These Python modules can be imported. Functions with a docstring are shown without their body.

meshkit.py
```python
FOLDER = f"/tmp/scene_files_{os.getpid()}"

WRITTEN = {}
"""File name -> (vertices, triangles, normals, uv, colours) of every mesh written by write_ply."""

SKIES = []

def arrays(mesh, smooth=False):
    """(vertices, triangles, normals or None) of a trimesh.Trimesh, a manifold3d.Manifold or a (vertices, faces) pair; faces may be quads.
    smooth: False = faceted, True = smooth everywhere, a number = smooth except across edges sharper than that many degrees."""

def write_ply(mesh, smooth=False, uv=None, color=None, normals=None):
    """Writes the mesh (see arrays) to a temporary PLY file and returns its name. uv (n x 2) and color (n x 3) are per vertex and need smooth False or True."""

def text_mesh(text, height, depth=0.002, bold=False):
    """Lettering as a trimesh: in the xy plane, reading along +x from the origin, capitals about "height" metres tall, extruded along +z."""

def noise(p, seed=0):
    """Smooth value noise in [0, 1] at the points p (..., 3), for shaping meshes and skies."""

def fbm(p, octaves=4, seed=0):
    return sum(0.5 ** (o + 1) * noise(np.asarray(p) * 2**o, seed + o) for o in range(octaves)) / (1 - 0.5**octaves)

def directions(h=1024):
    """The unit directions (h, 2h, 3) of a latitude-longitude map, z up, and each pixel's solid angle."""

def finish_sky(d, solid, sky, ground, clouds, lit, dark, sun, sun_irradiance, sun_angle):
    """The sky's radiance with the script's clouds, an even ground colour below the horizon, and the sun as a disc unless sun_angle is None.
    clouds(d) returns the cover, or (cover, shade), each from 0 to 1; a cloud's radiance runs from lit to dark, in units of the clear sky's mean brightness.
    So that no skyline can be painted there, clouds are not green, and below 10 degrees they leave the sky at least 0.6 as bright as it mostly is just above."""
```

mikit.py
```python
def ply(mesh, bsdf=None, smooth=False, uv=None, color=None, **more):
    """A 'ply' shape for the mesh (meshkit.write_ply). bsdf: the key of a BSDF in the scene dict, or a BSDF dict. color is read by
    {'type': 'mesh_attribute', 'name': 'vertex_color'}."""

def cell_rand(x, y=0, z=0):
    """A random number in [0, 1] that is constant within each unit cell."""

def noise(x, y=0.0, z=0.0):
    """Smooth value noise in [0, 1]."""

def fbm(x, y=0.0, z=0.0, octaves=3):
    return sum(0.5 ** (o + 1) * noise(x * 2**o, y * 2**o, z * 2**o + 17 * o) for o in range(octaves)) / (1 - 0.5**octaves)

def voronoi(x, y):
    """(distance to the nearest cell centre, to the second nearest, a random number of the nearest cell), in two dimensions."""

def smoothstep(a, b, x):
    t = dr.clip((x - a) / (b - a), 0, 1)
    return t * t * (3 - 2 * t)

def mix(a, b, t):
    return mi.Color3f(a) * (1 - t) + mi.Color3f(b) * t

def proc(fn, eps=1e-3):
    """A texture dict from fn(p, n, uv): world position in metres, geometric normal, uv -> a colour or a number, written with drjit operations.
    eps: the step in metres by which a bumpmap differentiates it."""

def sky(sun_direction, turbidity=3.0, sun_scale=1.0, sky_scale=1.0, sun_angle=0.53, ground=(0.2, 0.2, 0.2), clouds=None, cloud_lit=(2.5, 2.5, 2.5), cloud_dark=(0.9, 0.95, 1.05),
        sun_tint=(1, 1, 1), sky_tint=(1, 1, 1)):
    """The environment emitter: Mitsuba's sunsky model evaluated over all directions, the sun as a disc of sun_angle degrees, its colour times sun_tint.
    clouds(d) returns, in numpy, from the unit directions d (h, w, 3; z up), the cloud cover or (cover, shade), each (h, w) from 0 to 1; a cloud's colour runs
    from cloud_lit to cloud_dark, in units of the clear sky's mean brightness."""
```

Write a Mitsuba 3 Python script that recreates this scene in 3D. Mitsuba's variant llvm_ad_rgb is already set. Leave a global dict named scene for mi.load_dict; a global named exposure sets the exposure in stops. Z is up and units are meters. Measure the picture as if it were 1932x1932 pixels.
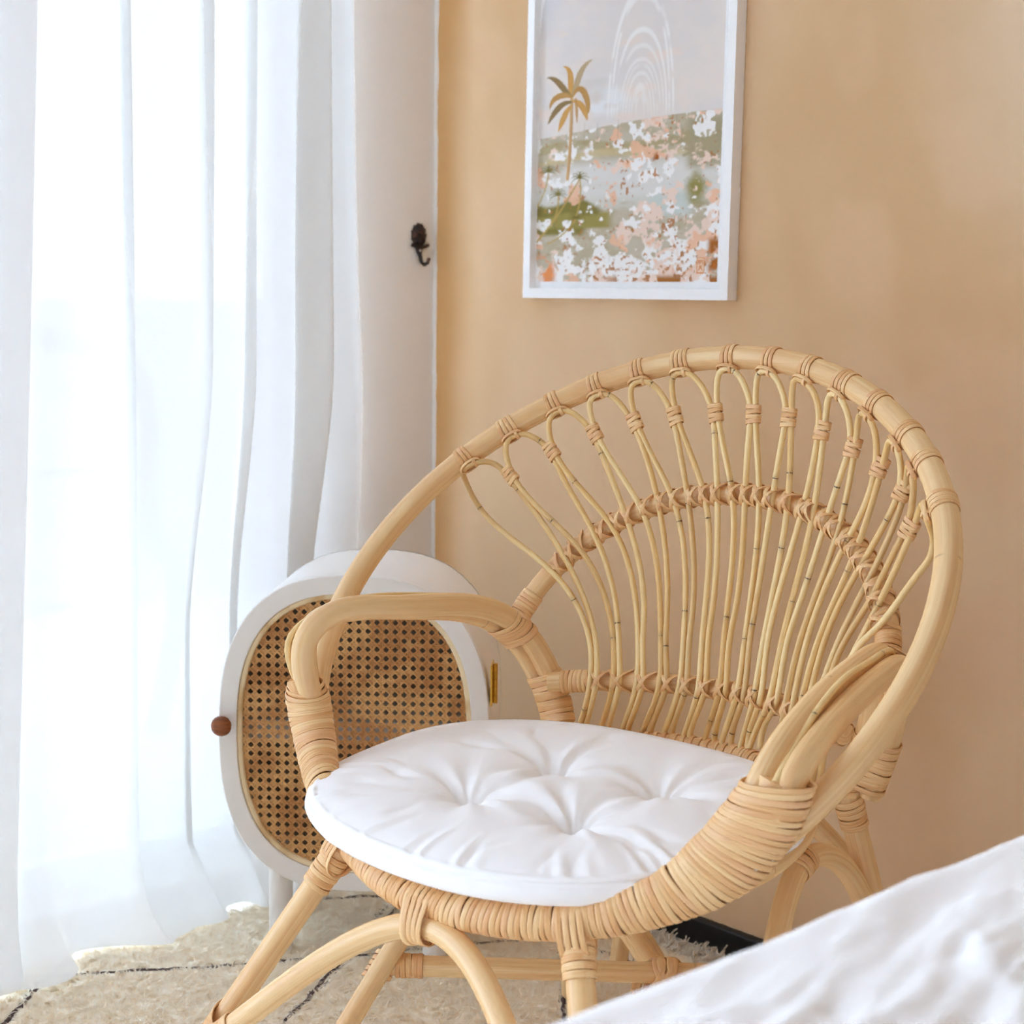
import math, random
import numpy as np, trimesh, mitsuba as mi, drjit as dr, mikit, meshkit
from scipy.interpolate import splprep, splev
from scipy.spatial import cKDTree

T = mi.ScalarTransform4f
random.seed(7)
rng = np.random.default_rng(7)
scene, labels = {}, {}

# ------------------------------------------------------------------ camera, sky, exposure
exposure = 4.2
CAM_O = np.array([0.0, 0.0, 0.9])
FWD = np.array([-0.7399, 0.6616, -0.1219]); UPV = np.array([-0.0988, 0.0723, 0.9925])
scene['camera'] = {'type': 'thinlens', 'fov': 33.5955, 'fov_axis': 'x', 'aperture_radius': 0.0042, 'focus_distance': 1.86,
                   'near_clip': 0.05, 'far_clip': 500.0,
                   'to_world': T().look_at(origin=CAM_O.tolist(), target=(CAM_O + FWD).tolist(), up=UPV.tolist())}
scene['sky'] = mikit.sky((-0.5, 0.2, 0.85), turbidity=4.0, sun_scale=0.0, sky_scale=1.0, sun_angle=None, ground=(0.5, 0.5, 0.5),
                         clouds=lambda d: 0.96 + 0.04 * meshkit.fbm(d * 3.0, 3, 5), cloud_lit=(2.15, 2.66, 3.4), cloud_dark=(1.5, 1.55, 1.65))

# ------------------------------------------------------------------ helpers
def key_free(k):
    if k not in scene: return k
    i = 1
    while f'{k}_{i:03d}' in scene: i += 1
    return f'{k}_{i:03d}'

def add(name, shape, parent=None):
    k = key_free(name if parent is None else parent + '__' + name)
    scene[k] = shape
    return k

_things = set()
def thing(name, label, cat, group=None):
    k, i = name, 0
    while k in _things:
        i += 1; k = f'{name}_{i:03d}'
    _things.add(k)
    labels[k] = {'label': label, 'category': cat}
    if group: labels[k]['group'] = group
    return k

def struct(name, shape, label=None):
    scene[name] = shape
    labels[name] = {'kind': 'structure'}
    if label: labels[name]['label'] = label
    return name

def raw_ply(v, f, n, uv, bsdf, color=None):
    path = meshkit.write_ply((v, f), False, uv, color, normals=n)
    return {'type': 'ply', 'filename': path, 'face_normals': False, 'bsdf': {'type': 'ref', 'id': bsdf}}

def norm(a): 
    a = np.asarray(a, float)
    return a / np.maximum(np.linalg.norm(a, axis=-1, keepdims=True), 1e-12)

def vnormals(v, f):
    n = np.zeros_like(v); c = np.cross(v[f[:, 1]] - v[f[:, 0]], v[f[:, 2]] - v[f[:, 0]])
    for k in range(3): np.add.at(n, f[:, k], c)
    return norm(n)

class Path:
    """A smooth curve through points, with arc length s and a twist-free frame (T, A, B)."""
    def __init__(self, P, n=None, smooth=0.0, closed=False, step=0.008, hint=(0, 0, 1.0)):
        P = np.asarray(P, float)
        if len(P) == 2: P = np.array([P[0], P[0] * .67 + P[1] * .33, P[0] * .33 + P[1] * .67, P[1]])
        if len(P) == 3: P = np.array([P[0], (P[0] + P[1]) / 2, (P[1] + P[2]) / 2, P[2]])
        k = 3
        if closed: P = np.vstack([P, P[:1]])
        tck, _ = splprep(P.T, s=smooth, k=k, per=closed)
        t = np.linspace(0, 1, 600)
        Q = np.array(splev(t, tck)).T
        d = np.r_[0, np.cumsum(np.linalg.norm(np.diff(Q, axis=0), axis=1))]
        self.L = d[-1]
        n = n or max(4, int(self.L / step))
        self.s = np.linspace(0, self.L, n + 1)
        self.P = np.stack([np.interp(self.s, d, Q[:, i]) for i in range(3)], 1)
        self.T = norm(np.gradient(self.P, axis=0))
        a = np.asarray(hint, float)
        A = []
        for tt in self.T:
            a = a - tt * (a @ tt)
            if np.linalg.norm(a) < 1e-3: a = np.cross(tt, [1, 0, 0.3])
            a = a / np.linalg.norm(a); A.append(a)
        self.A = np.array(A); self.B = np.cross(self.T, self.A)
        self.closed = closed
    def at(self, s):
        f = lambda M: np.array([np.interp(s, self.s, M[:, i]) for i in range(3)])
        Tt, A = norm(f(self.T)), f(self.A)
        A = norm(A - Tt * (A @ Tt))
        return f(self.P), Tt, A, np.cross(Tt, A)
    def near(self, p):
        return self.s[np.argmin(np.linalg.norm(self.P - p, axis=1))]

def tube_mesh(path, r, sides=16, cap=True, u0=None, rb=None):
    """Vertices, faces, normals, uv of a round pole along the path. r: radius or fn(s array)."""
    n = len(path.P); ang = np.arange(sides) * 2 * np.pi / sides
    r = np.broadcast_to(r(path.s) if callable(r) else r, (n,)).astype(float)
    rb = r if rb is None else np.broadcast_to(rb, (n,))
    N = np.cos(ang)[None, :, None] * path.A[:, None] + np.sin(ang)[None, :, None] * path.B[:, None]
    off = np.cos(ang)[None, :, None] * path.A[:, None] * r[:, None, None] + np.sin(ang)[None, :, None] * path.B[:, None] * rb[:, None, None]
    v = (path.P[:, None] + off).reshape(-1, 3)
    u0 = rng.uniform(0, 50) if u0 is None else u0
    uv = np.stack(np.broadcast_arrays((path.s + u0)[:, None], np.cos(ang)[None] * 0.5 + 0.5), -1).reshape(-1, 2)
    i, j = np.meshgrid(np.arange(n - 1), np.arange(sides), indexing='ij')
    a, b2 = i * sides + j, i * sides + (j + 1) % sides
    q = np.stack([a, a + sides, b2 + sides, b2], -1).reshape(-1, 4)
    f = np.vstack([q[:, [0, 2, 1]], q[:, [0, 3, 2]]])
    nn = N.reshape(-1, 3)
    if cap and not path.closed:
        for e, sg in ((0, -1), (n - 1, 1)):
            base = len(v)
            rim = v[e * sides:(e + 1) * sides]
            c = path.P[e] + path.T[e] * sg * r[e] * 0.12
            v = np.vstack([v, rim, c]); nn = np.vstack([nn, np.repeat(path.T[e][None] * sg, sides + 1, 0)])
            uv = np.vstack([uv, uv[e * sides:(e + 1) * sides], uv[e * sides]])
            k = np.arange(sides); k2 = (k + 1) % sides
            tri = np.stack([np.full(sides, base + sides), base + k, base + k2], 1)
            f = np.vstack([f, tri if sg > 0 else tri[:, [0, 2, 1]]])
    return v, f, nn, uv

def join(meshes):
    v, f, n, uv, at = [], [], [], [], 0
    for m in meshes:
        v.append(m[0]); f.append(m[1] + at); n.append(m[2]); uv.append(m[3]); at += len(m[0])
    return np.vstack(v), np.vstack(f), np.vstack(n), np.vstack(uv)

def ring_mesh(C, Tt, A, B, ra, rb, w=0.005, t=0.0016, tilt=0.0, ph=0.0, cut=None, nth=22, square=1.0, bump=None):
    """One turn of flat rattan strand round an oval bundle: ra, rb are the bundle's half widths along A, B."""
    th = np.linspace(0, 2 * np.pi, nth, endpoint=False)
    p = 2.0 * square
    cs, sn = np.cos(th), np.sin(th)
    k = (np.abs(cs) ** p + np.abs(sn) ** p) ** (-1 / p)
    ex, ey = ra * cs * k, rb * sn * k
    if bump is not None:
        bb = bump(th); h = np.hypot(ex, ey); ex = ex * (1 + bb / h); ey = ey * (1 + bb / h)
    cen = C + ex[:, None] * A + ey[:, None] * B + (tilt * np.cos(th - ph))[:, None] * Tt
    tang = norm(np.roll(cen, -1, 0) - np.roll(cen, 1, 0))
    out = norm(np.cross(tang, Tt)); out *= np.sign((out * (ex[:, None] * A + ey[:, None] * B)).sum(1))[:, None]
    side = np.cross(tang, out)
    m = 8; phi = np.arange(m) * 2 * np.pi / m
    cw = np.sign(np.sin(phi)) * np.abs(np.sin(phi)) ** 0.7; ct = np.sign(np.cos(phi)) * np.abs(np.cos(phi)) ** 0.7
    v = (cen[:, None] + out[:, None] * ((ct * 0.5 + 0.35) * t)[None, :, None] + side[:, None] * (cw * w / 2)[None, :, None]).reshape(-1, 3)
    i, j = np.meshgrid(np.arange(nth), np.arange(m), indexing='ij')
    a, b2 = i * m + j, i * m + (j + 1) % m
    i2 = (i + 1) % nth
    c2, d2 = i2 * m + j, i2 * m + (j + 1) % m
    q = np.stack([a, c2, d2, b2], -1).reshape(-1, 4)
    f = np.vstack([q[:, [0, 1, 2]], q[:, [0, 2, 3]]])
    n = vnormals(v, f)
    if ((n * np.repeat(out, m, 0)).sum(1)[::m]).mean() < 0: f = f[:, ::-1]; n = -n
    u0 = rng.uniform(0, 50)
    uv = np.stack(np.broadcast_arrays((th * max(ra, rb) + u0)[:, None], 0.5 + cw[None] * 0.5), -1).reshape(-1, 2)
    return v, f, n, uv

def mesh_part(name, m, bsdf, parent=None):
    return add(name, raw_ply(m[0], m[1], m[2], m[3], bsdf), parent)

def rbox(x0, x1, y0, y1, z0, z1, r=0.003, seg=2):
    """A box with rounded edges as (v, f)."""
    m = trimesh.creation.box((1, 1, 1)); 
    import manifold3d as m3
    s = m3.Manifold.sphere(r, 8)
    pts = [s.translate((x, y, z)) for x in (x0 + r, x1 - r) for y in (y0 + r, y1 - r) for z in (z0 + r, z1 - r)]
    return m3.Manifold.batch_hull(pts)

def grid_mesh(P, wrap=False):
    """(n, m, 3) points to v, f."""
    n, m = P.shape[:2]
    i, j = np.meshgrid(np.arange(n - 1), np.arange(m if wrap else m - 1), indexing='ij')
    a = i * m + j; b2 = i * m + (j + 1) % m
    q = np.stack([a, b2, b2 + m, a + m], -1).reshape(-1, 4)
    return P.reshape(-1, 3), np.vstack([q[:, [0, 1, 2]], q[:, [0, 2, 3]]])

# ------------------------------------------------------------------ materials
N_, F_, S_ = mikit.noise, mikit.fbm, mikit.smoothstep
mix = mikit.mix
def lin(r, g, b):
    c = np.array([r, g, b]) / 255.0
    return tuple(float(x) for x in np.where(c < 0.04045, c / 12.92, ((c + 0.055) / 1.055) ** 2.4))
def principled(name, tex, rough=0.5, spec=0.4, bump=None, bscale=0.001, two=False, **kw):
    b = {'type': 'principled', 'base_color': tex if isinstance(tex, dict) else {'type': 'rgb', 'value': list(tex)}, 'roughness': rough, 'specular': spec, **kw}
    if bump is not None: b = {'type': 'bumpmap', 'arbitrary': bump, 'scale': bscale, 'bsdf': b}
    scene[name] = {'type': 'twosided', 'bsdf': b} if two else b
def matte(name, rgb, two=True):
    d = {'type': 'diffuse', 'reflectance': rgb if isinstance(rgb, dict) else {'type': 'rgb', 'value': list(rgb)}}
    scene[name] = {'type': 'twosided', 'bsdf': d} if two else d

def pole_col(p, n, uv):
    u, v = uv.x, uv.y
    s = N_(u * 5, v * 12.0) * 0.65 + N_(u * 12, v * 50.0, 3) * 0.35
    c = mix(RC1, RC2, S_(0.1, 0.95, s))
    c = mix(c, RC3, 0.35 * S_(0.55, 0.8, N_(u * 9, v * 3.0, 7)))
    # a few node scars
    cell = mikit.cell_rand(u * 2.2)
    dd = dr.abs(u * 2.2 - dr.floor(u * 2.2) - (0.2 + 0.6 * mikit.cell_rand(u * 2.2, 5))) / 2.2
    scar = (1 - S_(0.0012, 0.003, dd + 0.002 * N_(v * 9, u * 0 + 2))) * dr.select(cell > 0.6, 0.35, 0.0) * S_(0.3, 0.6, N_(v * 5, u * 2.2))
    return mix(c, lin(120, 75, 40), scar)
def cane_col(p, n, uv):
    u, v = uv.x, uv.y
    s = N_(u * 5, v * 2.0) * 0.8 + N_(u * 70, v * 3.0, 3) * 0.2
    c = mix(CC1, CC2, S_(0.2, 0.85, s))
    c = mix(c, CC3, 0.5 * S_(0.58, 0.8, N_(u * 3, 4.5)))
    k = u * 6.5
    dd = dr.abs(k - dr.floor(k) - (0.15 + 0.7 * mikit.cell_rand(k, 5))) / 6.5
    on = dr.select(mikit.cell_rand(k, 9) > 0.35, 1.0, 0.0)
    ring = (1 - S_(0.0006, 0.0016, dd + 0.0012 * N_(v * 6, k))) * on
    smear = (1 - S_(0.0, 0.012, dd)) * on * 0.3 * N_(u * 220, v * 12)
    return mix(c, lin(82, 50, 28), dr.clip(ring * 0.85 + smear, 0, 0.9))
def wrap_col(p, n, uv):
    u, v = uv.x, uv.y
    c = mix(WC1, WC2, S_(0.2, 0.8, N_(u * 12, 3.1) * 0.55 + N_(u * 40, v * 9.0, 3) * 0.45))
    c = mix(c, WC3, 0.5 * S_(0.62, 0.85, N_(u * 22, 8.0)))
    e = S_(0.40, 0.5, dr.abs(v - 0.5))
    return mix(c, lin(150, 100, 58), e * 0.35)
RC1, RC2, RC3 = lin(233, 200, 150), lin(219, 175, 119), lin(216, 162, 108)
CC1, CC2, CC3 = lin(236, 208, 152), lin(222, 182, 118), lin(196, 152, 96)
WC1, WC2, WC3 = lin(232, 194, 142), lin(214, 162, 106), lin(222, 170, 126)
principled('mat_pole', mikit.proc(pole_col), 0.36, 0.5, clearcoat=0.25, clearcoat_gloss=0.6)
principled('mat_cane', mikit.proc(cane_col), 0.38, 0.5, clearcoat=0.2, clearcoat_gloss=0.6)
principled('mat_wrap', mikit.proc(wrap_col), 0.42, 0.45)

def tan_wall(p, n, uv):
    x, z = p.x, p.z
    m = F_(x * 3.2 + z * 0.8, z * 2.1, 2.0, 4)
    c = mix(lin(227, 196, 159), lin(213, 176, 134), S_(0.32, 0.68, m))
    c = mix(c, lin(224, 188, 152), 0.5 * S_(0.4, 0.7, F_(x * 9 + z * 5, z * 7 - x * 4, 5.0, 3)))
    c = mix(c, lin(228, 207, 180), 0.55 * S_(0.40, 0.62, F_(x * 1.1 + 3.0, z * 1.1, 9.0, 3) * 0.6 + 0.4 * S_(-1.7, -0.8, x) * S_(0.5, 1.2, z)))  # random mottling, plus brighter light at upper right painted into the colour
    # the first hand's width beside the corner was cut in with a more saturated coat
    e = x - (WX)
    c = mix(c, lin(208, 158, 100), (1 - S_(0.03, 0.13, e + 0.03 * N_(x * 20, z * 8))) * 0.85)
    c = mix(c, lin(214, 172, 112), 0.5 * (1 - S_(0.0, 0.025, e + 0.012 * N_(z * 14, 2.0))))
    edge = 0.004 + 0.007 * F_(z * 22, 1.7, 0.0, 3)
    return mix(lin(226, 220, 212), c, S_(0.0, 0.0012, e - edge))
WX, WY, ZC = -2.1605, 1.755, 2.6
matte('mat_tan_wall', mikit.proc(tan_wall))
matte('mat_white_wall', lin(241, 237, 231))
matte('mat_tan_plain', lin(206, 184, 158))
matte('mat_ceiling', lin(245, 245, 245))
def floor_col(p, n, uv): return mix(lin(190, 184, 176), lin(204, 198, 190), F_(p.x * 5, p.y * 5, 0.0, 3))
principled('mat_floor', mikit.proc(floor_col), 0.45, 0.4)
principled('mat_white_paint', lin(231, 230, 228), 0.38, 0.5)
principled('mat_frame_white', lin(242, 243, 244), 0.4, 0.5)
principled('mat_black_skirt', lin(17, 17, 19), 0.4, 0.5)
matte('mat_cushion', {'type': 'rgb', 'value': list(lin(249, 247, 246))}, False)
matte('mat_duvet', lin(252, 251, 250))
matte('mat_interior', lin(190, 182, 168))
principled('mat_knob', mikit.proc(lambda p, n, uv: mix(lin(150, 88, 48), lin(112, 62, 32), N_(p.x * 60 + p.y * 60, p.z * 500))), 0.45, 0.4)
scene['mat_brass'] = {'type': 'principled', 'base_color': {'type': 'rgb', 'value': list(lin(214, 170, 70))}, 'metallic': 0.9, 'roughness': 0.28}
scene['mat_bronze'] = {'type': 'principled', 'base_color': mikit.proc(lambda p, n, uv: mix(lin(38, 28, 24), lin(96, 56, 40), S_(0.5, 0.75, F_(p.y * 180, p.z * 180, p.x * 180, 3)))), 'metallic': 0.35, 'roughness': 0.45}
principled('mat_steel', lin(190, 185, 178), 0.35, 0.5, metallic=0.8)
def cane_web(p, n, uv): return mix(lin(206, 158, 100), lin(176, 122, 68), S_(0.3, 0.7, F_((p.x + p.y) * 22, p.z * 30, 1.0, 3)))
principled('mat_webbing', mikit.proc(cane_web), 0.45, 0.4, two=True)
principled('mat_trim_cane', mikit.proc(lambda p, n, uv: mix(lin(232, 214, 178), lin(206, 176, 128), S_(0.4, 0.75, F_((p.x + p.y) * 30, p.z * 30, 0.0, 3)))), 0.4, 0.45)
# sheer cloth: an open weave, about a quarter of it holes
scene['mat_sheer'] = {'type': 'mask', 'opacity': 0.96, 'bsdf': {'type': 'principledthin', 'base_color': {'type': 'rgb', 'value': [0.925, 0.94, 0.935]}, 'roughness': 0.8, 'diff_trans': 0.19, 'spec_trans': 0.0, 'eta': 1.3}}

TAB = {
  'hoop': [[-308,4,455],[-324,22,474],[-339,43,494],[-351,63,515],[-367,109,560],[-371,123,575],[-367,170,621],[-353,199,650],[-340,228,680],[-324,260,711],[-291,296,747],[-244,328,779],[-198,352,803],[-146,370,821],[-130,375,826],[-86,385,836],[-28,390,841],[27,389,841],[83,381,833],[138,369,820],[188,350,801],[236,325,776],[276,297,749],[308,262,714],[324,237,689],[340,202,653],[349,166,617],[348,138,590],[347,107,559],[341,82,533],[333,48,499],[319,20,471],[307,-2,450]],
  'arch': [[-237,273,537],[-229,288,560],[-213,301,579],[-202,311,594],[-190,321,608],[-174,331,624],[-158,340,637],[-140,347,648],[-125,354,660],[-104,361,669],[-88,364,675],[-67,368,680],[-49,370,684],[-30,372,686],[-11,373,688],[6,374,689],[24,374,689],[45,372,687],[64,371,685],[86,368,680],[102,365,676],[122,360,668],[140,354,660],[156,348,651],[170,343,643],[184,336,632],[200,328,620],[213,319,606],[223,309,590],[232,297,573],[241,285,554]],
  'rail': [[-180,283,456],[-150,299,459],[-130,308,460],[-98,320,462],[-68,328,464],[-42,332,466],[-14,335,467],[11,335,467],[37,333,467],[64,328,466],[90,322,466],[118,313,465],[144,302,464],[170,289,461]],
  'cross': [[-201,286,582],[-192,297,599],[-178,305,611],[-162,316,627],[-147,325,641],[-128,332,651],[-114,339,662],[-93,346,672],[-77,349,677],[-56,351,681],[-38,355,686],[-19,356,687],[-1,357,690],[17,358,690],[34,358,691],[54,356,688],[74,355,687],[95,352,681],[109,350,680],[129,345,671],[146,340,664],[162,332,652],[175,328,645],[189,319,632],[202,313,622],[213,302,607],[221,293,593],[228,281,575]],
  'pair': [[-139,284,463],[-113,294,465],[-86,303,466],[-58,310,468],[-32,313,470],[-7,315,471],[21,314,473],[47,311,473],[71,307,473],[95,300,473],[120,292,472],[143,282,472],[166,271,472],[184,261,470]],
  'bind': [[-320,262,713],[-288,298,750],[-241,328,780],[-195,353,805],[-143,370,822],[-88,384,836],[-28,390,841],[31,389,841],[88,380,832],[138,369,820],[188,350,801],[237,324,776],[276,297,749],[310,261,712]],
  'collar': [[-271,286,697],[-231,316,727],[-184,339,750],[-138,357,765],[-88,368,774],[-36,375,780],[14,377,781],[62,374,780],[110,365,769],[155,353,754],[198,334,737],[237,312,717],[259,286,682]],
  'mid1': [[-171,302,541],[-166,311,541],[-141,320,543],[-135,325,543],[-111,333,545],[-103,335,546],[-82,341,547],[-76,343,548],[-51,347,551],[-43,348,552],[-25,350,554],[-17,350,554],[4,350,557],[14,351,558],[34,350,561],[40,350,562],[61,348,565],[68,347,566],[90,344,569],[99,343,570],[119,338,573],[128,335,575],[148,329,578],[157,324,580],[181,316,584],[200,306,588],[0,0,0],[0,0,0]],
  'mid2': [[-156,302,499],[-149,304,499],[-130,312,501],[-122,314,502],[-100,321,504],[-93,322,505],[-73,328,507],[-65,329,508],[-46,333,510],[-36,333,511],[-22,335,513],[-12,336,514],[8,336,517],[16,336,518],[35,335,521],[43,336,522],[61,334,525],[67,334,526],[86,330,529],[94,330,530],[111,325,533],[121,325,534],[138,319,538],[147,318,539],[167,312,543],[175,308,544],[197,299,549],[205,288,552]],
  'larm': [[-292,-35,488],[-293,-38,509],[-293,-36,524],[-292,-32,535],[-291,-25,544],[-289,-15,551],[-285,8,561],[-279,44,563],[-272,87,560],[-265,132,556],[-258,170,553],[-252,208,548],[-247,236,540],[-242,260,526],[-232,278,506],[-223,290,483],[-215,298,462],[-207,302,440],[-198,302,415],[-193,302,398]],
  'frail': [[-9223372036854775808,-9223372036854775808,-9223372036854775808],[-9223372036854775808,-9223372036854775808,-9223372036854775808],[-244,-65,461],[-216,-83,444],[-196,-94,424],[-176,-104,402],[-142,-119,380],[-98,-133,366],[-53,-142,356],[-2,-146,350],[42,-144,347],[82,-137,346],[117,-127,348],[150,-116,354],[181,-102,363],[206,-89,374],[230,-75,387],[254,-59,407],[276,-43,432],[292,-31,463],[299,-25,491]],
  'edge_l': [[-322,267,687],[-320,270,671],[-306,273,654],[-260,279,620]],
  'edge_r': [[294,266,678],[291,269,658],[280,271,641],[259,275,614]],
  'rarm': [[293,-37,496],[285,11,516],[275,69,532],[264,136,547],[252,209,550],[241,272,547]],
  'low': [[-167,302,407],[-160,305,408],[-141,311,410],[-133,314,411],[-114,319,413],[-107,320,414],[-87,325,417],[-78,326,418],[-60,329,420],[-51,330,422],[-33,332,424],[-26,332,426],[-4,333,429],[6,333,431],[21,332,434],[30,332,435],[47,331,438],[54,330,440],[65,328,442],[74,327,444],[104,304,428],[112,304,428],[127,294,427],[135,294,427],[150,283,427],[158,283,427],[168,273,425],[176,273,425]],
}
# ------------------------------------------------------------------ the room
def box_struct(name, x0, x1, y0, y1, z0, z1, bsdf, label=None):
    return struct(name, mikit.ply(trimesh.creation.box(bounds=[[x0, y0, z0], [x1, y1, z1]]), bsdf), label)
XR, YF = 1.9, -1.8          # right wall, wall behind the camera
OY0, OY1, OZ0, OZ1 = -1.72, 1.545, 0.031, 2.45   # the balcony door's opening in the left wall
box_struct('floor', WX - 0.14, XR, YF, WY, -0.06, 0.0, 'mat_floor', 'pale floor under the rug')
box_struct('ceiling', WX - 0.14, XR, YF, WY, ZC, ZC + 0.06, 'mat_ceiling')
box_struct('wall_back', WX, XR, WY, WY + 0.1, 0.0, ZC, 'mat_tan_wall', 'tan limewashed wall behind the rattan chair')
box_struct('wall_right', XR, XR + 0.1, YF, WY, 0.0, ZC, 'mat_tan_plain')
box_struct('wall_front', WX, XR, YF - 0.1, YF, 0.0, ZC, 'mat_tan_plain')
box_struct('wall_left', WX - 0.14, WX, OY1, WY + 0.1, 0.0, ZC, 'mat_white_wall', 'white plaster strip of wall between the curtain and the tan wall')
box_struct('wall_left_002', WX - 0.14, WX, YF, OY0, 0.0, ZC, 'mat_white_wall')
box_struct('wall_left_003', WX - 0.14, WX, OY0, OY1, OZ1, ZC, 'mat_white_wall')
box_struct('wall_left_004', WX - 0.14, WX, OY0, OY1, 0.0, OZ0, 'mat_white_wall', 'low white threshold under the balcony door')
m = trimesh.util.concatenate([trimesh.creation.box(bounds=[[-1.95, WY - 0.012, 0.0], [XR, WY, 0.033]]), trimesh.creation.box(bounds=[[-1.95, WY - 0.012, 0.033], [XR, WY, 0.0385]])])
struct('baseboard_back', mikit.ply(rbox(-1.95, XR, WY - 0.012, WY + 0.004, -0.004, 0.0385, 0.004), 'mat_black_skirt', smooth=30), 'black skirting board along the tan wall')
# balcony door: two white sashes with one pane each
labels['window_1'] = {'kind': 'structure', 'label': 'white framed sliding balcony door behind the sheer curtain'}
fx0, fx1 = WX - 0.10, WX - 0.04
def sash(y0, y1, x0, x1, tag):
    w = 0.055
    for (a, b2, c, d) in ((y0, y0 + w, OZ0, OZ1), (y1 - w, y1, OZ0, OZ1), (y0 + w, y1 - w, OZ0, OZ0 + 0.05), (y0 + w, y1 - w, OZ1 - 0.06, OZ1)):
        add('frame_bar', mikit.ply(rbox(x0, x1, a, b2, c, d, 0.003), 'mat_frame_white', smooth=30), 'window_1')
    xm = (x0 + x1) / 2
    P = np.array([[[xm, y0 + w, OZ0 + 0.05], [xm, y1 - w, OZ0 + 0.05]], [[xm, y0 + w, OZ1 - 0.06], [xm, y1 - w, OZ1 - 0.06]]])
    add('pane', mikit.ply(grid_mesh(P), 'mat_glass'), 'window_1')
scene['mat_glass'] = {'type': 'thindielectric', 'int_ior': 1.5}
sash(OY0, -0.7, fx0, fx0 + 0.03, 0)
sash(-0.755, 0.27, fx0 + 0.032, fx1, 1)
sash(0.215, OY1, fx0, fx0 + 0.03, 1)
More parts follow.
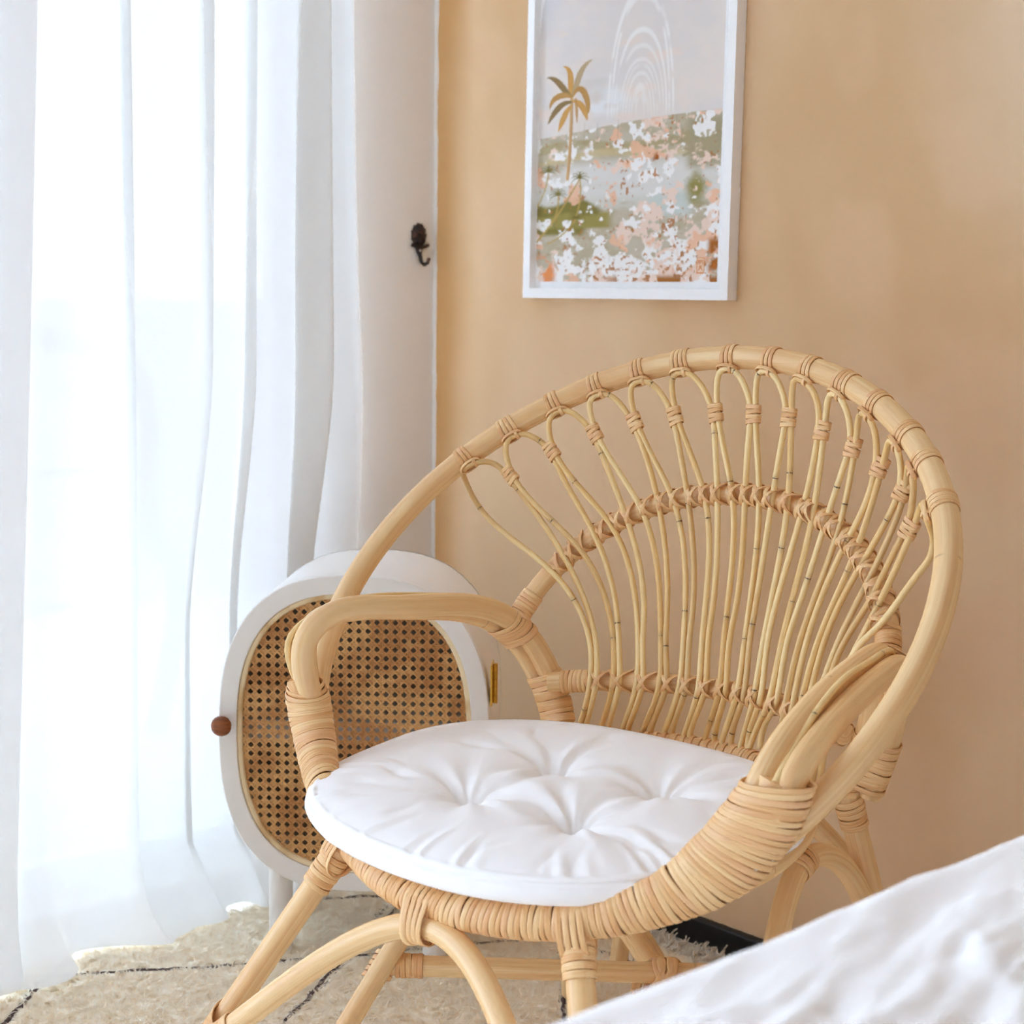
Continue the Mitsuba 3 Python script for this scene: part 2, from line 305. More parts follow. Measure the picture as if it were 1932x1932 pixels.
# balcony outside
matte('mat_balcony', lin(226, 224, 220))
struct('balcony_floor', mikit.ply(trimesh.creation.box(bounds=[[-4.6, -4, -0.12], [WX - 0.14, 5.5, -0.04]]), 'mat_balcony'), 'pale balcony floor outside the door')
principled('mat_rail', lin(150, 156, 160), 0.45, 0.4)
rail = thing('balcony_railing', 'grey metal balcony railing with rounded corner seen through the curtain', 'railing')
rx = -3.2
top = Path([(rx, -1.2, .815), (rx, 0.6, .815), (rx, 1.60, .815), (rx, 1.73, .80), (rx, 1.80, .74), (rx, 1.825, .64), (rx, 1.83, .4), (rx, 1.83, -0.04)], smooth=1e-4)
mesh_part('top_rail', tube_mesh(top, 0.024, 10), 'mat_rail', rail)
for z in (0.545, 0.27):
    mesh_part('rail_bar', tube_mesh(Path([(rx, -1.2, z), (rx, 1.83, z)]), 0.009, 8), 'mat_rail', rail)
for y in (-1.15, -0.3, 0.75):
    mesh_part('post', tube_mesh(Path([(rx, y, -0.04), (rx, y, .8)]), 0.014, 8), 'mat_rail', rail)

# ------------------------------------------------------------------ rattan armchair
YAW = math.radians(8.0)
CU = np.array([math.cos(YAW), math.sin(YAW), 0]); CB = np.array([-math.sin(YAW), math.cos(YAW), 0]); CZ = np.array([0, 0, 1.0])
CM = np.array([-1.2105, 1.1065, 0.0])
def W(q):
    q = np.atleast_2d(np.asarray(q, float)); return CM + q[:, :1] * CU + q[:, 1:2] * CB + q[:, 2:3] * CZ
def mm(t): return np.array(t, float) / 1000.0
mir = lambda P: np.asarray(P, float) * np.array([-1, 1, 1.0])
hoop, arch, cross, rail_, pair_, bind, collar, mid1, mid2, larm, frail, rarm, edge_l, edge_r, low = (mm(TAB[k]) for k in
    ('hoop', 'arch', 'cross', 'rail', 'pair', 'bind', 'collar', 'mid1', 'mid2', 'larm', 'frail', 'rarm', 'edge_l', 'edge_r', 'low'))
frail = np.vstack([[(-.3000, -.030, .4906), (-.2944, -.032, .476), (-.2824, -.030, .448), (-.2725, -.030, .4233), (-.2536, -.040, .4024), (-.228, -.055, .3816), (-.1959, -.075, .367), (-.1611, -.095, .3565), (-.1105, -.115, .3491), (-0.0660, -0.1290, 0.3500), (-0.0093, -0.1385, 0.3461)], frail[10:]])
larm[0] = [-.2880, -.0225, .485]; larm[1] = [-.2900, -.0265, .506]; larm[2] = [-.2915, -.030, .523]
rarm[0] = [.2861, -.026, .4924]; rarm[1] = [.2800, .018, .5123]
ch = thing('rattan_armchair', 'honey rattan armchair with a big hoop back and fanned canes on the rug', 'chair')
def pole(name, P, r, smooth=0.0, sides=18, closed=False, parent=None, bsdf='mat_pole', hint=(0, 0, 1), step=0.008):
    pa = Path(W(P), smooth=smooth, closed=closed, hint=hint, step=step)
    return pa, mesh_part(name, tube_mesh(pa, r, sides), bsdf, parent or ch)
def turns(parent, path, s0, s1, r, w=0.0055, t=0.0018, ratio=1.0, tilt=0.0, ph=0.0, name='wrap_turn', jitter=0.25, square=1.0, off=None, rot=0.0, gap=1.0):
    """A run of rattan strand wound round a pole: one part for each turn."""
    s = s0; 
    sg = 1 if s1 > s0 else -1
    while (s - s1) * sg < 0:
        wi = w * rng.uniform(0.85, 1.18)
        C, Tt, A, B = path.at(s + sg * wi / 2)
        if off is not None: 
            o = off((s - s0) / (s1 - s0)) if callable(off) else off
            C = C + o
        if rot: A, B = A * math.cos(rot) + B * math.sin(rot), B * math.cos(rot) - A * math.sin(rot)
        f = (s - s0) / (s1 - s0)
        rr = r(f) if callable(r) else r
        ra, rb = rr if isinstance(rr, tuple) else (rr * ratio, rr)
        tl = tilt(f) if callable(tilt) else tilt
        m = ring_mesh(C, Tt, A, B, ra, rb, wi * 1.04, t * rng.uniform(0.8, 1.25), tl + rng.normal() * 0.0006 * jitter * 4, ph, square=square)
        mesh_part(name, m, 'mat_wrap', parent)
        s += sg * wi * gap

# the big hoop
hp = np.vstack([[-.292, -.016, .43], hoop, [.296, -.014, .434]])
hoop_path, hoop_key = pole('back_hoop', hp, 0.0136, smooth=4e-4, sides=22)
hc = np.array([0, .24, .69])
for k in range(14):
    s = hoop_path.near(W(bind[k])[0])
    ms = []
    for d in ([-1.5, -.5, .5, 1.5] if k % 4 == 1 else [-1, 0, 1]):
        C, Tt, A, B = hoop_path.at(s + d * 0.0052)
        ms.append(ring_mesh(C, Tt, A, B, 0.0138, 0.0138, 0.0052, 0.0018, 0.001 * d, 1.0))
    # the knot that ties the cane loop below
    C, Tt, A, B = hoop_path.at(s)
    inn = norm(W(hc)[0] - C); inn = norm(inn - Tt * (inn @ Tt)); F2 = np.cross(Tt, inn)
    ms.append(ring_mesh(C + inn * 0.0178, inn, Tt, F2, 0.0125, 0.0058, 0.0048, 0.0018, 0.0005))
    ms.append(ring_mesh(C + inn * 0.0178 + Tt * 0.006, Tt, inn, F2, 0.0048, 0.0052, 0.0045, 0.0015))
    mesh_part('hoop_binding', join(ms), 'mat_wrap', hoop_key)

# inner arch and lower rail of the back
arch_path, arch_key = pole('middle_arch', np.vstack([[-.239, .262, .523], arch, [.243, .276, .535]]), 0.0118, smooth=3e-4, sides=18)
rail_path, rail_key = pole('lower_rail', np.vstack([[-.2, .285, .452], rail_, [.198, .285, .458]]), 0.0118, smooth=1e-4, sides=18)

# seat ring (tilted a little), mostly under the cushion
th = np.linspace(0, 2 * np.pi, 40, endpoint=False)
rb_ = np.where(np.sin(th) > 0, .255, .215)
ringP = np.stack([.224 * np.cos(th), .085 + rb_ * np.sin(th), .372 + .05 * (rb_ * np.sin(th))], 1)
ringP[:, 2] = .352 + .085 * np.clip(ringP[:, 1] + .13, 0, 1)
ring_path, ring_key = pole('seat_ring', ringP, 0.0125, closed=True)

# 14 loops of thin cane
def ringpt(l, k):
    bb = .085 + .255 * math.sqrt(max(0, 1 - (l / .224) ** 2)); return [l, bb - 0.008, .352 + .085 * (bb + .13) + .012]
loops = []
for k in range(14):
    s = hoop_path.near(W(bind[k])[0]); C, Tt, A, B = hoop_path.at(s)
    # back to chair coordinates
    toL = lambda P: np.array([(P - CM) @ CU, (P - CM) @ CB, P[2]])
    vL = lambda v: np.array([v @ CU, v @ CB, v[2]])
    c0, t0 = toL(C), vL(Tt)
    inn = norm(hc - c0); inn = norm(inn - t0 * (inn @ t0))
    ap = c0 + inn * 0.0172
    def leg(i, side):
        fwd = np.array([0, -.0115, .006])
        pr = pair_[k] + np.array([side * .0042, 0.004, 0])
        lo = low[i]
        d = lo - pair_[k]; bot = lo + np.array([d[0] * .55, .006, -.036])
        P = [bot, lo, pr]
        m2 = mid2[i]; P.append(m2)
        if i < 26: P.append(mid1[i])
        P.append(cross[i] + np.array([0, .002, 0]))
        if k == 0 and side < 0: P += [edge_l[3], edge_l[2], edge_l[1], edge_l[0]]
        elif k == 13 and side > 0: P += [edge_r[3], edge_r[2], edge_r[1], edge_r[0]]
        else:
            cl = collar[k - 1] + np.array([.0040, 0, 0]) if side < 0 else collar[k] - np.array([.0040, 0, 0])
            P.append(cl * .8 + cross[i] * .2 + np.array([-side * .0, 0, 0]))
            P.append(cl)
            P.append(ap + (cl - ap) * .48 + side * t0 * .0095 )
        return P
    L, R = leg(2 * k, -1), leg(2 * k + 1, 1)
    P = L + [ap - t0 * .010 + inn * .0015, ap + t0 * .010 + inn * .0015] + R[::-1]
    pa, key = pole('cane_loop', np.array(P), 0.0035, smooth=4e-5, sides=12, bsdf='mat_cane', step=0.006)
    loops.append((pa, key))
def lash(parent, C, Tt, F2, r, bumpr, half, w=0.0052):
    """A crossed lashing: two slanting turns that make an X over the canes in front."""
    S2 = np.cross(Tt, F2)
    ms = []
    for sg in (-1, 1):
        th2 = np.linspace(0, 2 * np.pi, 26, endpoint=False)
        m = ring_mesh(C, Tt, F2, S2, r, r, w, 0.0017, sg * half, math.pi / 2, nth=26, bump=lambda t: bumpr * np.exp(-(np.minimum(t, 2 * np.pi - t) / 0.62) ** 2))
        ms.append(m)
    mesh_part('lashing', join(ms), 'mat_wrap', parent)
cam_w = CAM_O
for i in range(28):
    s = arch_path.near(W(cross[i] + np.array([0, .017, 0]))[0]); C, Tt, A, B = arch_path.at(s)
    d = W(cross[i])[0] - C; d = norm(d - Tt * (d @ Tt))
    lash(arch_key, C, Tt, d, 0.0126, 0.0092, 0.0098)
for k in range(14):
    s = rail_path.near(W(pair_[k] + np.array([0, .02, 0]))[0]); C, Tt, A, B = rail_path.at(s)
    d = W(pair_[k])[0] - C; d = norm(d - Tt * (d @ Tt))
    lash(rail_key, C, Tt, d, 0.0126, 0.0092, 0.0140)
for k in range(13):
    c0 = W(collar[k])[0]; a = W(cross[2 * k + 1] * .5 + cross[2 * k + 2] * .5)[0]
    Tt = norm(a - c0); lat = norm(W(collar[k] + np.array([.01, 0, 0]))[0] - c0); lat = norm(lat - Tt * (lat @ Tt)); F2 = np.cross(Tt, lat)
    ms = [ring_mesh(c0 + Tt * d * 0.0052, Tt, lat, F2, 0.0082, 0.0042, 0.0054, 0.0016, 0.0008 * (-1) ** j, square=1.3) for j, d in enumerate((-1.2, -.1, 1.0, 2.0))]
    mesh_part('cane_collar', join(ms), 'mat_wrap', ch)
for k in range(14):
    pa = loops[k][0]
    ms = []
    for i in (2 * k, 2 * k + 1):
        pass
    bt = (pa.P[0] + pa.P[-1]) / 2
    s = ring_path.near(bt); C, Tt, A, B = ring_path.at(s)
    ms = [ring_mesh(C + Tt * d, Tt, A, B, 0.0128, 0.0128, 0.0052, 0.0018, 0.001) for d in (-.0105, 0.0, .0105)]
    mesh_part('cane_foot_binding', join(ms), 'mat_wrap', ring_key)

# armrests: two poles side by side with a thin cane in the groove
groups_used = set()
def group_key(name):
    k, i = ch + '__' + name, 0
    while k in groups_used: i += 1; k = ch + f'__{name}_{i:03d}'
    groups_used.add(k); return k
def armrest(P, sgn):
    a = group_key('armrest')
    side = np.array([sgn, 0, 0])
    tail = frail[[3, 2, 1]] + np.array([.006, .006, 0]) if sgn < 0 else frail[[-5, -4, -3, -2]] + np.array([-.0135, 0, 0])
    inner = np.vstack([tail, P]) if sgn < 0 else np.vstack([tail, P])
    pi, k1 = pole('pole', inner, 0.0134, smooth=1.5e-4, parent=a, sides=20)
    nt = len(tail)
    wgt = np.clip((inner[:, 1] + .03) / .09, 0, 1)[:, None]
    outer = inner + ((side * .0150 + np.array([0, .0165, 0])) if sgn < 0 else (side * .0265 + np.array([0, 0, -.004]))) * (1 - wgt) + (side * .0235 + np.array([0, 0, -.008])) * wgt
    outer[-4:] += np.array([-sgn * .004, .006, 0])
    outer = outer[nt - 2:]
    po, k2 = pole('pole', outer, 0.0128, smooth=1.5e-4, parent=a, sides=20)
    top = (inner + (side * .017 + np.array([0, -.006, .0])) * (1 - wgt) + (side * .0125 + np.array([0, 0, .0085])) * wgt)[nt:-2]
    pole('filler_cane', top, 0.0036, smooth=1.2e-4, parent=a, sides=8, bsdf='mat_cane')
    # strands over the joint with the arch and round the rear post
    j = pi.near(W(arch[0 if sgn < 0 else -1] + np.array([0, -.004, -.01]))[0])
    lat = CU * sgn
    for nm, s0, s1 in (('joint_turn', j - .012, j + .024), ('post_turn', pi.L - .062, pi.L - .003)):
        s = s0
        while s < s1:
            w = .0060 * rng.uniform(.85, 1.2)
            C, Tt, A, B = pi.at(s)
            e = norm(lat - Tt * (lat @ Tt)); C = C + e * .0112 + np.cross(Tt, e) * 0.0
            Co = po.P[np.argmin(np.linalg.norm(po.P - C, axis=1))]
            ax = norm((Co - pi.at(s)[0]) - Tt * ((Co - pi.at(s)[0]) @ Tt)); C = (pi.at(s)[0] + Co) / 2; C = C + Tt * ((pi.at(s)[0] - C) @ Tt)
            hw = np.linalg.norm(Co - pi.at(s)[0]) / 2 + .0140
            mesh_part(nm, ring_mesh(C, Tt, ax, np.cross(Tt, ax), hw, .0142, w * 1.04, .0019, rng.normal() * .0012, 0, square=1.25, nth=30), 'mat_wrap', a)
            s += w
    return a, pi, po
al, al_in, al_out = armrest(larm, -1)
ar, ar_in, ar_out = armrest(np.vstack([rarm, mir(larm[13:])]), 1)

# front rail: runs from one armrest round the front of the seat to the other, wound with strand
pf = Path(W(frail), smooth=2.5e-4, hint=tuple(-CU))
fr_key = add('front_rail', raw_ply(*tube_mesh(pf, lambda s: np.interp(s / pf.L, [0, .12, .3, .45, .7, .82, .92, 1], [.014, .012, .0095, .0125, .0145, .016, .02, .02]), 16, rb=np.interp(pf.s / pf.L, [0, .3, .5, .8, 1], [.013, .0095, .0135, .014, .0135])), 'mat_wrap'), ch)
def fr_r(f):
    return (float(np.interp(f, [0, .018, .06, .15, .24, .34, .45, .6, .72, .80, .88, .95, 1], [.0185, .0235, .0225, .0185, .0125, .0122, .0155, .0165, .0172, .0205, .0315, .0350, .0305])),
            float(np.interp(f, [0, .018, .10, .24, .45, .7, .85, 1], [.0172, .0212, .0190, .0118, .0155, .0165, .0165, .0165])))
turns(fr_key, pf, 0.004, pf.L - 0.004, fr_r, w=0.0058, t=0.0021, tilt=lambda f: .004 * math.sin(f * 9) + (.012 * max(0, (f - .8) / .2)) - .01 * max(0, (.12 - f) / .12), ph=0.4, jitter=0.5, square=1.12, off=lambda f: CB * .0075 * max(0, 1 - f / .14))

# wraps where the arch and the lower rail meet the posts
turns(arch_key, arch_path, .012, .045, .0122, w=.0054, name='end_turn')
turns(arch_key, arch_path, arch_path.L - .012, arch_path.L - .045, .0122, w=.0054, name='end_turn')
turns(rail_key, rail_path, .016, .048, .0122, w=.0050, name='end_turn')
turns(rail_key, rail_path, rail_path.L - .016, rail_path.L - .048, .0122, w=.0050, name='end_turn')

# legs, braces and the crossed stretchers
leg_paths = []
for (t, f2) in (((-.158, -.0965, .3555), (-.3185, -.2629, 0.0112)), ((.152, -.113, .3535), (.3185, -.2629, 0.0112)), ((-.196, .292, .392), (-.25, .40, 0.0112)), ((.196, .292, .392), (.25, .40, 0.0112))):
    pa, k = pole('leg', [t, f2], 0.0132, sides=18)
    leg_paths.append((pa, k))
    r0 = 0.0165 if t[1] < 0 else 0.004
    turns(k, pa, r0, r0 + .034, .0139, w=.0064, t=.0022, name='top_turn')
for li in (0, 1):
    lp, lk = leg_paths[li]
    sc = pf.near(lp.P[0])
    for d in (-.010, -.0035, .003, .0095):
        C, Tt, A, B = pf.at(sc + d)
        ax = lp.at(.022)[0] - C; ax = norm(ax - Tt * (ax @ Tt))
        mesh_part('over_turn', ring_mesh(C + ax * .008, Tt, ax, np.cross(Tt, ax), .0265, .0182 if li else .0150, .0062, .0022, 0.001, 0, square=1.1, nth=28), 'mat_wrap', lk)
def brace(P, n=None):
    return pole('leg_brace', P, 0.0120, smooth=6e-5, sides=16)
fb = [(-.222, -.222, .165), (-.165, -.207, .217), (-.127, -.192, .247), (-.086, -.175, .28), (-.043, -.161, .309), (-.012, -.153, .3245), (.02, -.152, .3265), (.052, -.157, .318), (.085, -.166, .300), (.125, -.182, .272), (.175, -.205, .228), (.222, -.226, .175)]
fbp, fbk = brace(fb)
for sgn in (-1, 1):
    sb = np.array([(.262, -.083, 0.0112), (.247, -.008, .107), (.235, .042, .167), (.222, .095, .236), (.213, .128, .275), (.207, .149, .305), (.202, .177, .33), (.199, .214, .345), (.2, .246, .341), (.205, .275, .316), (.211, .308, .278), (.208, .372, .20), (.2, .457, .106), (.2, .535, 0.0112)])
    bp, bk = brace(mir(sb) if sgn < 0 else sb)
    turns(bk, bp, bp.L * .46, bp.L * .46 + .02, .0128, w=.005, name='bind_turn')
rbp, rbk = brace([(-.25, .50, .0112), (-.21, .465, .12), (-.15, .43, .24), (-.08, .385, .335), (0, .36, .362), (.08, .385, .335), (.15, .43, .24), (.21, .465, .12), (.25, .50, .0112)])
# front brace: bound to the rail at its top and to the two front legs
s = fbp.near(W([0.0, -.152, .326])[0])
for d in np.arange(-2, 3) * .0062:
    C, Tt, A, B = fbp.at(s + d)
    Cr = pf.P[np.argmin(np.linalg.norm(pf.P - C, axis=1))]
    ax = Cr - C; ax = norm(ax - Tt * (ax @ Tt)); hw = np.linalg.norm(Cr - C) / 2
    mesh_part('bind_turn', ring_mesh((C + Cr) / 2, Tt, ax, np.cross(Tt, ax), hw + .0155, .0165, .0062, .0021, 0.001, 0, square=1.25, nth=30), 'mat_wrap', fbk)
for e, li in ((0, 0), (1, 1)):
    lp = leg_paths[li][0]
    s0 = .012 if e == 0 else fbp.L - .012
    turns(fbk, fbp, s0, s0 + (.026 if e == 0 else -.026), .0126, w=.0062, t=.0022, name='end_turn')
    C0 = fbp.P[0 if e == 0 else -1]; sl = lp.near(C0)
    for d in np.arange(-3, 4) * .0066:
        C, Tt, A, B = lp.at(sl + d)
        ax = C0 - C; ax = norm(ax - Tt * (ax @ Tt))
        mesh_part('joint_turn', ring_mesh(C + ax * .006, Tt, ax, np.cross(Tt, ax), .0205, .0142, .0066, .0022, .010, 0, nth=28), 'mat_wrap', leg_paths[li][1])
for sgn in (-1, 1):
    S0 = np.array([sgn * .243, .0455, .160 if sgn < 0 else .148]); S1 = np.array([-sgn * .235, .44, .152 if sgn < 0 else .140])
    sp, sk = pole('stretcher', [S0, S1], 0.0118, sides=16)
    turns(sk, sp, .014, .044, .0124, w=.0058, name='end_turn')
    turns(sk, sp, sp.L - .014, sp.L - .040, .0124, w=.0058, name='end_turn')
    # strands that hold the stretcher to the brace
    C0 = sp.P[0]
    for d in (-.014, -.007, 0, .007, .014):
        nb = norm(W([.247 * sgn, -.008, .107])[0] - W([.222 * sgn, .095, .236])[0])
        mesh_part('joint_turn', ring_mesh(C0 + nb * d, nb, sp.T[0], np.cross(nb, sp.T[0]), .0165, .0132, .0062, .002, .003, 0), 'mat_wrap', sk)
    if sgn < 0:
        sm = sp.near(W([0, .245, .152])[0])
        for d, tl in ((-.016, .016), (-.009, .018), (-.002, .016), (.006, -.016), (.013, -.018), (.020, -.014)):
            C, Tt, A, B = sp.at(sm + d)
            mesh_part('knot_turn', ring_mesh(C - CZ * .005, Tt, CZ, np.cross(Tt, CZ), .0215, .0145, .0062, .0024, tl, .5, nth=28), 'mat_wrap', sk)

# woven seat deck under the cushion
dk = []
for l in np.linspace(-.19, .19, 20):
    bb0 = .085 - .215 * math.sqrt(1 - (l / .224) ** 2); bb1 = .085 + .255 * math.sqrt(1 - (l / .224) ** 2)
    dk.append(tube_mesh(Path(W([[l, bb0, .349 + .085 * (bb0 + .13)], [l, bb1, .349 + .085 * (bb1 + .13)]]), n=6), .0045, 8))
dkk = mesh_part('seat_deck', join(dk), 'mat_cane', ch)

# ------------------------------------------------------------------ cushion
BUT = ((-.060, -.067), (.0713, -.062), (-.0435, .047), (.0927, .050))
cu = thing('seat_cushion', 'white tufted seat cushion with four buttons on the rattan armchair', 'cushion')
nth, nr = 420, 170
thc = np.linspace(0, 2 * np.pi, nth, endpoint=False)
ex = 2.7
SL, SBf, SBr, CB0 = .250, .218, .205, .048
ex = np.where(np.sin(thc) > 0, 2.7, 2.25)
k = (np.abs(np.cos(thc)) ** ex + np.abs(np.sin(thc)) ** ex) ** (-1 / ex)
ox = SL * np.cos(thc) * k; oy = np.where(np.sin(thc) > 0, SBr, SBf) * np.sin(thc) * k
ox = ox * np.where(ox < 0, 1.075, 1.0)
ox = ox * (1 + 0.012 * np.sin(thc * 5 + 1) ); oy = oy * (1 + 0.01 * np.sin(thc * 4 + .5))
rho = np.r_[np.linspace(0, .955, nr)]
def tufts(x, y, amp):
    h = np.zeros_like(x)
    for i, (tx, ty) in enumerate(BUT):
        dx, dy = x - tx, y - ty
        r = np.hypot(dx, dy); a = np.arctan2(dy, dx)
        h -= .0150 * np.exp(-(r / .017) ** 1.3) + .009 * np.exp(-(r / .055) ** 2)
        wr = np.zeros_like(x)
        ph = [0.3, 1.7, 2.9, 4.4][i]
        for (n, amp_, p2) in ((7, .0022, 0.), (11, .0016, 1.3), (5, .0020, 2.2)):
            wr += amp_ * np.sin(n * a + ph * n + p2 + 1.2 * np.sin(a * 2 + ph) + 9 * r)
        h += wr * np.exp(-r / .075) * np.clip(r / .02, 0, 1)
    # creases from button to button and out to the edge
    def crease(x0, y0, x1, y1, d, w):
        L = math.hypot(x1 - x0, y1 - y0); ux, uy = (x1 - x0) / L, (y1 - y0) / L
        t = np.clip((x - x0) * ux + (y - y0) * uy, 0, L)
        dd = np.abs(-(x - x0) * uy + (y - y0) * ux + .006 * np.sin(t * 60))
        e = np.hypot(np.maximum(0, np.abs((x - x0) * ux + (y - y0) * uy - L / 2) - L / 2), 0)
        return -d * np.exp(-(dd / w) ** 1.4) * np.exp(-(e / .01) ** 2) * (0.55 + .45 * np.cos(t / L * 2 * np.pi))
    B4 = BUT
    for a, b2 in ((0, 1), (2, 3), (0, 2), (1, 3)): h += crease(*B4[a], *B4[b2], .0045, .010)
    R2 = np.random.default_rng(3)
    for (tx, ty) in B4:
        for q in range(7):
            an = math.atan2(ty, tx) + R2.uniform(-1.0, 1.0); ln = R2.uniform(.08, .15)
            h += crease(tx, ty, tx + ln * math.cos(an), ty + ln * math.sin(an), R2.uniform(.0018, .0042), R2.uniform(.005, .010))
    return h
def pleats(x, y, e):
    # short gathers that run in from the front seam; e: 0 inside to 1 at the edge
    a = np.arctan2(y, x)
    g = np.sin(a * 46 + 3 * np.sin(a * 9)) * .5 + np.sin(a * 71 + 2 * np.sin(a * 13)) * .5
    m = meshkit.fbm(np.stack([a * 6, a * 0, a * 0], -1), 3, 4)
    return g * .0046 * np.exp(-((1 - e) / .17) ** 2) * np.clip((m - .30) * 3, 0, 1) * np.clip(.35 - np.sin(a), 0.15, 1)
zb = lambda y: .3695 + .072 * (y + CB0 + .15)
rows = []
for r in rho:
    x, y = ox * r, oy * r
    z = zb(y) + .030 + .013 * (1 - r ** 2.2) + tufts(x, y, 1) * 1.15 * (1 - r ** 6) + pleats(x, y, np.full_like(x, r / .955)) 
    edge = max(0, (r - .80) / .155); z = z - .0045 * edge ** 2.2
    rows.append(np.stack([x, y + CB0, z], 1))
for (rr, h) in ((.966, .0268), (.975, .0250), (.9800, .0236), (.9785, .0226), (.9790, .0220), (.9840, .0211), (.992, .0198), (.999, .0180), (1.003, .0150), (1.004, .0105), (.998, .006), (.985, .0025), (.96, .0006), (.92, 0), (.6, -.001), (.0, -.001)):
    x, y = ox * rr, oy * rr
    rows.append(np.stack([x, y + CB0, zb(y) + h + (0.0012 * np.sin(thc * 30 + np.sin(thc * 7) * 3) * (h < .019) * (h > .003))], 1))
P = np.array(rows); P3 = W(P.reshape(-1, 3)).reshape(P.shape)
v, f = grid_mesh(P3, wrap=True)
scene[cu] = mikit.ply((v, f), 'mat_cushion', smooth=True)
del scene[cu]
add('cover', mikit.ply((v, f[:, ::-1]) if vnormals(v, f)[nth * 20:nth * 60, 2].mean() < 0 else (v, f), 'mat_cushion', smooth=True), cu)
for (tx, ty) in BUT:
    z0 = zb(np.array([ty]))[0] + .043 + float(tufts(np.array([tx]), np.array([ty]), 1)[0])
    m = trimesh.creation.icosphere(2, 1.0); m.apply_scale([.0068, .0068, .0026]); m.apply_translation(W([tx, ty + CB0, z0 + .0012])[0])
    add('button', mikit.ply(m, 'mat_cushion', smooth=True), cu)
# ------------------------------------------------------------------ cane-front cabinet in the corner
cb = thing('cane_cabinet', 'small white oval cabinet with a woven cane door and wooden knob behind the armchair', 'cabinet')
LH = np.array([1, 1, 0]) / math.sqrt(2); DH = np.array([-1, 1, 0]) / math.sqrt(2)
FC = np.array([-1.8125, 1.341, 0]) - DH * .03 + LH * .003
def K(q):     # (along the front, depth, height) to the room
    q = np.atleast_2d(np.asarray(q, float)); return FC + q[:, :1] * LH + q[:, 1:2] * DH + q[:, 2:3] * CZ
ZK = .3268
tk = np.linspace(0, 2 * np.pi, 160, endpoint=False)
def oval(hw, hh, ex=2.55):
    kk = (np.abs(np.cos(tk)) ** ex + np.abs(np.sin(tk)) ** ex) ** (-1 / ex)
    return hw * np.cos(tk) * kk, hh * np.sin(tk) * kk
def loft(profile, ex=2.55):
    """Closed band of oval sections [(hw, hh, depth)...], last joined to first."""
    rows = []
    for hw, hh, d in profile + profile[:1]:
        x, z = oval(hw, hh, ex); rows.append(np.stack([x, np.full_like(x, d), ZK + z], 1))
    P = np.array(rows)
    v, f = grid_mesh(K(P.reshape(-1, 3)).reshape(P.shape), wrap=True)
    m = trimesh.Trimesh(v, f, process=False); m.merge_vertices()
    if m.volume < 0: m.invert()
    return m
def oval_plate(hw, hh, d0, d1):
    from shapely.geometry import Polygon
    x, z = oval(hw, hh)
    m = trimesh.creation.extrude_polygon(Polygon(np.stack([x, z], 1)), d1 - d0, engine='earcut')
    q = m.vertices.copy(); m.vertices = K(np.stack([q[:, 0], d0 + q[:, 2], ZK + q[:, 1]], 1)); m.fix_normals()
    return m
DEP = .235
add('body', mikit.ply(loft([(.166, .199, .012), (.166, .199, DEP - .012), (.181, .215, DEP - .012), (.1815, .2155, DEP), (.1795, .2135, DEP + .0015), (.180, .214, DEP), (.1815, .2155, DEP - .004), (.1815, .2155, .016), (.180, .214, .0125)]), 'mat_white_paint', smooth=35), cb)
add('back_panel', mikit.ply(oval_plate(.172, .205, DEP - .006, DEP + .001), 'mat_white_paint'), cb)
add('lining', mikit.ply(loft([(.1655, .1985, .020), (.1655, .1985, DEP - .007), (.10, .12, DEP - .007), (.01, .01, DEP - .007), (.01, .01, DEP - .0065), (.1658, .1988, DEP - .0065), (.1658, .1988, .020)]), 'mat_interior'), cb)
# shelf
m = trimesh.creation.box((.330, DEP - .03, .030)); q = m.vertices; m.vertices = K(np.stack([q[:, 0], .026 + (DEP - .03) / 2 + q[:, 1], .3215 + q[:, 2]], 1))
add('shelf', mikit.ply(m, 'mat_white_paint'), cb)
door = cb + '__door'
add('frame', mikit.ply(loft([(.1575, .1905, .010), (.1800, .2140, .010), (.1815, .2155, .0085), (.1815, .2155, -.0085), (.1800, .2140, -.010), (.1590, .1920, -.010), (.1575, .1905, -.009)]), 'mat_white_paint', smooth=35), door)
add('cane_trim', mikit.ply(loft([(.1578, .1908, .002), (.1578, .1908, -.0045), (.1565, .1895, -.0062), (.1525, .1855, -.0062), (.1505, .1835, -.0040), (.1505, .1835, .002)]), 'mat_trim_cane', smooth=50), door)
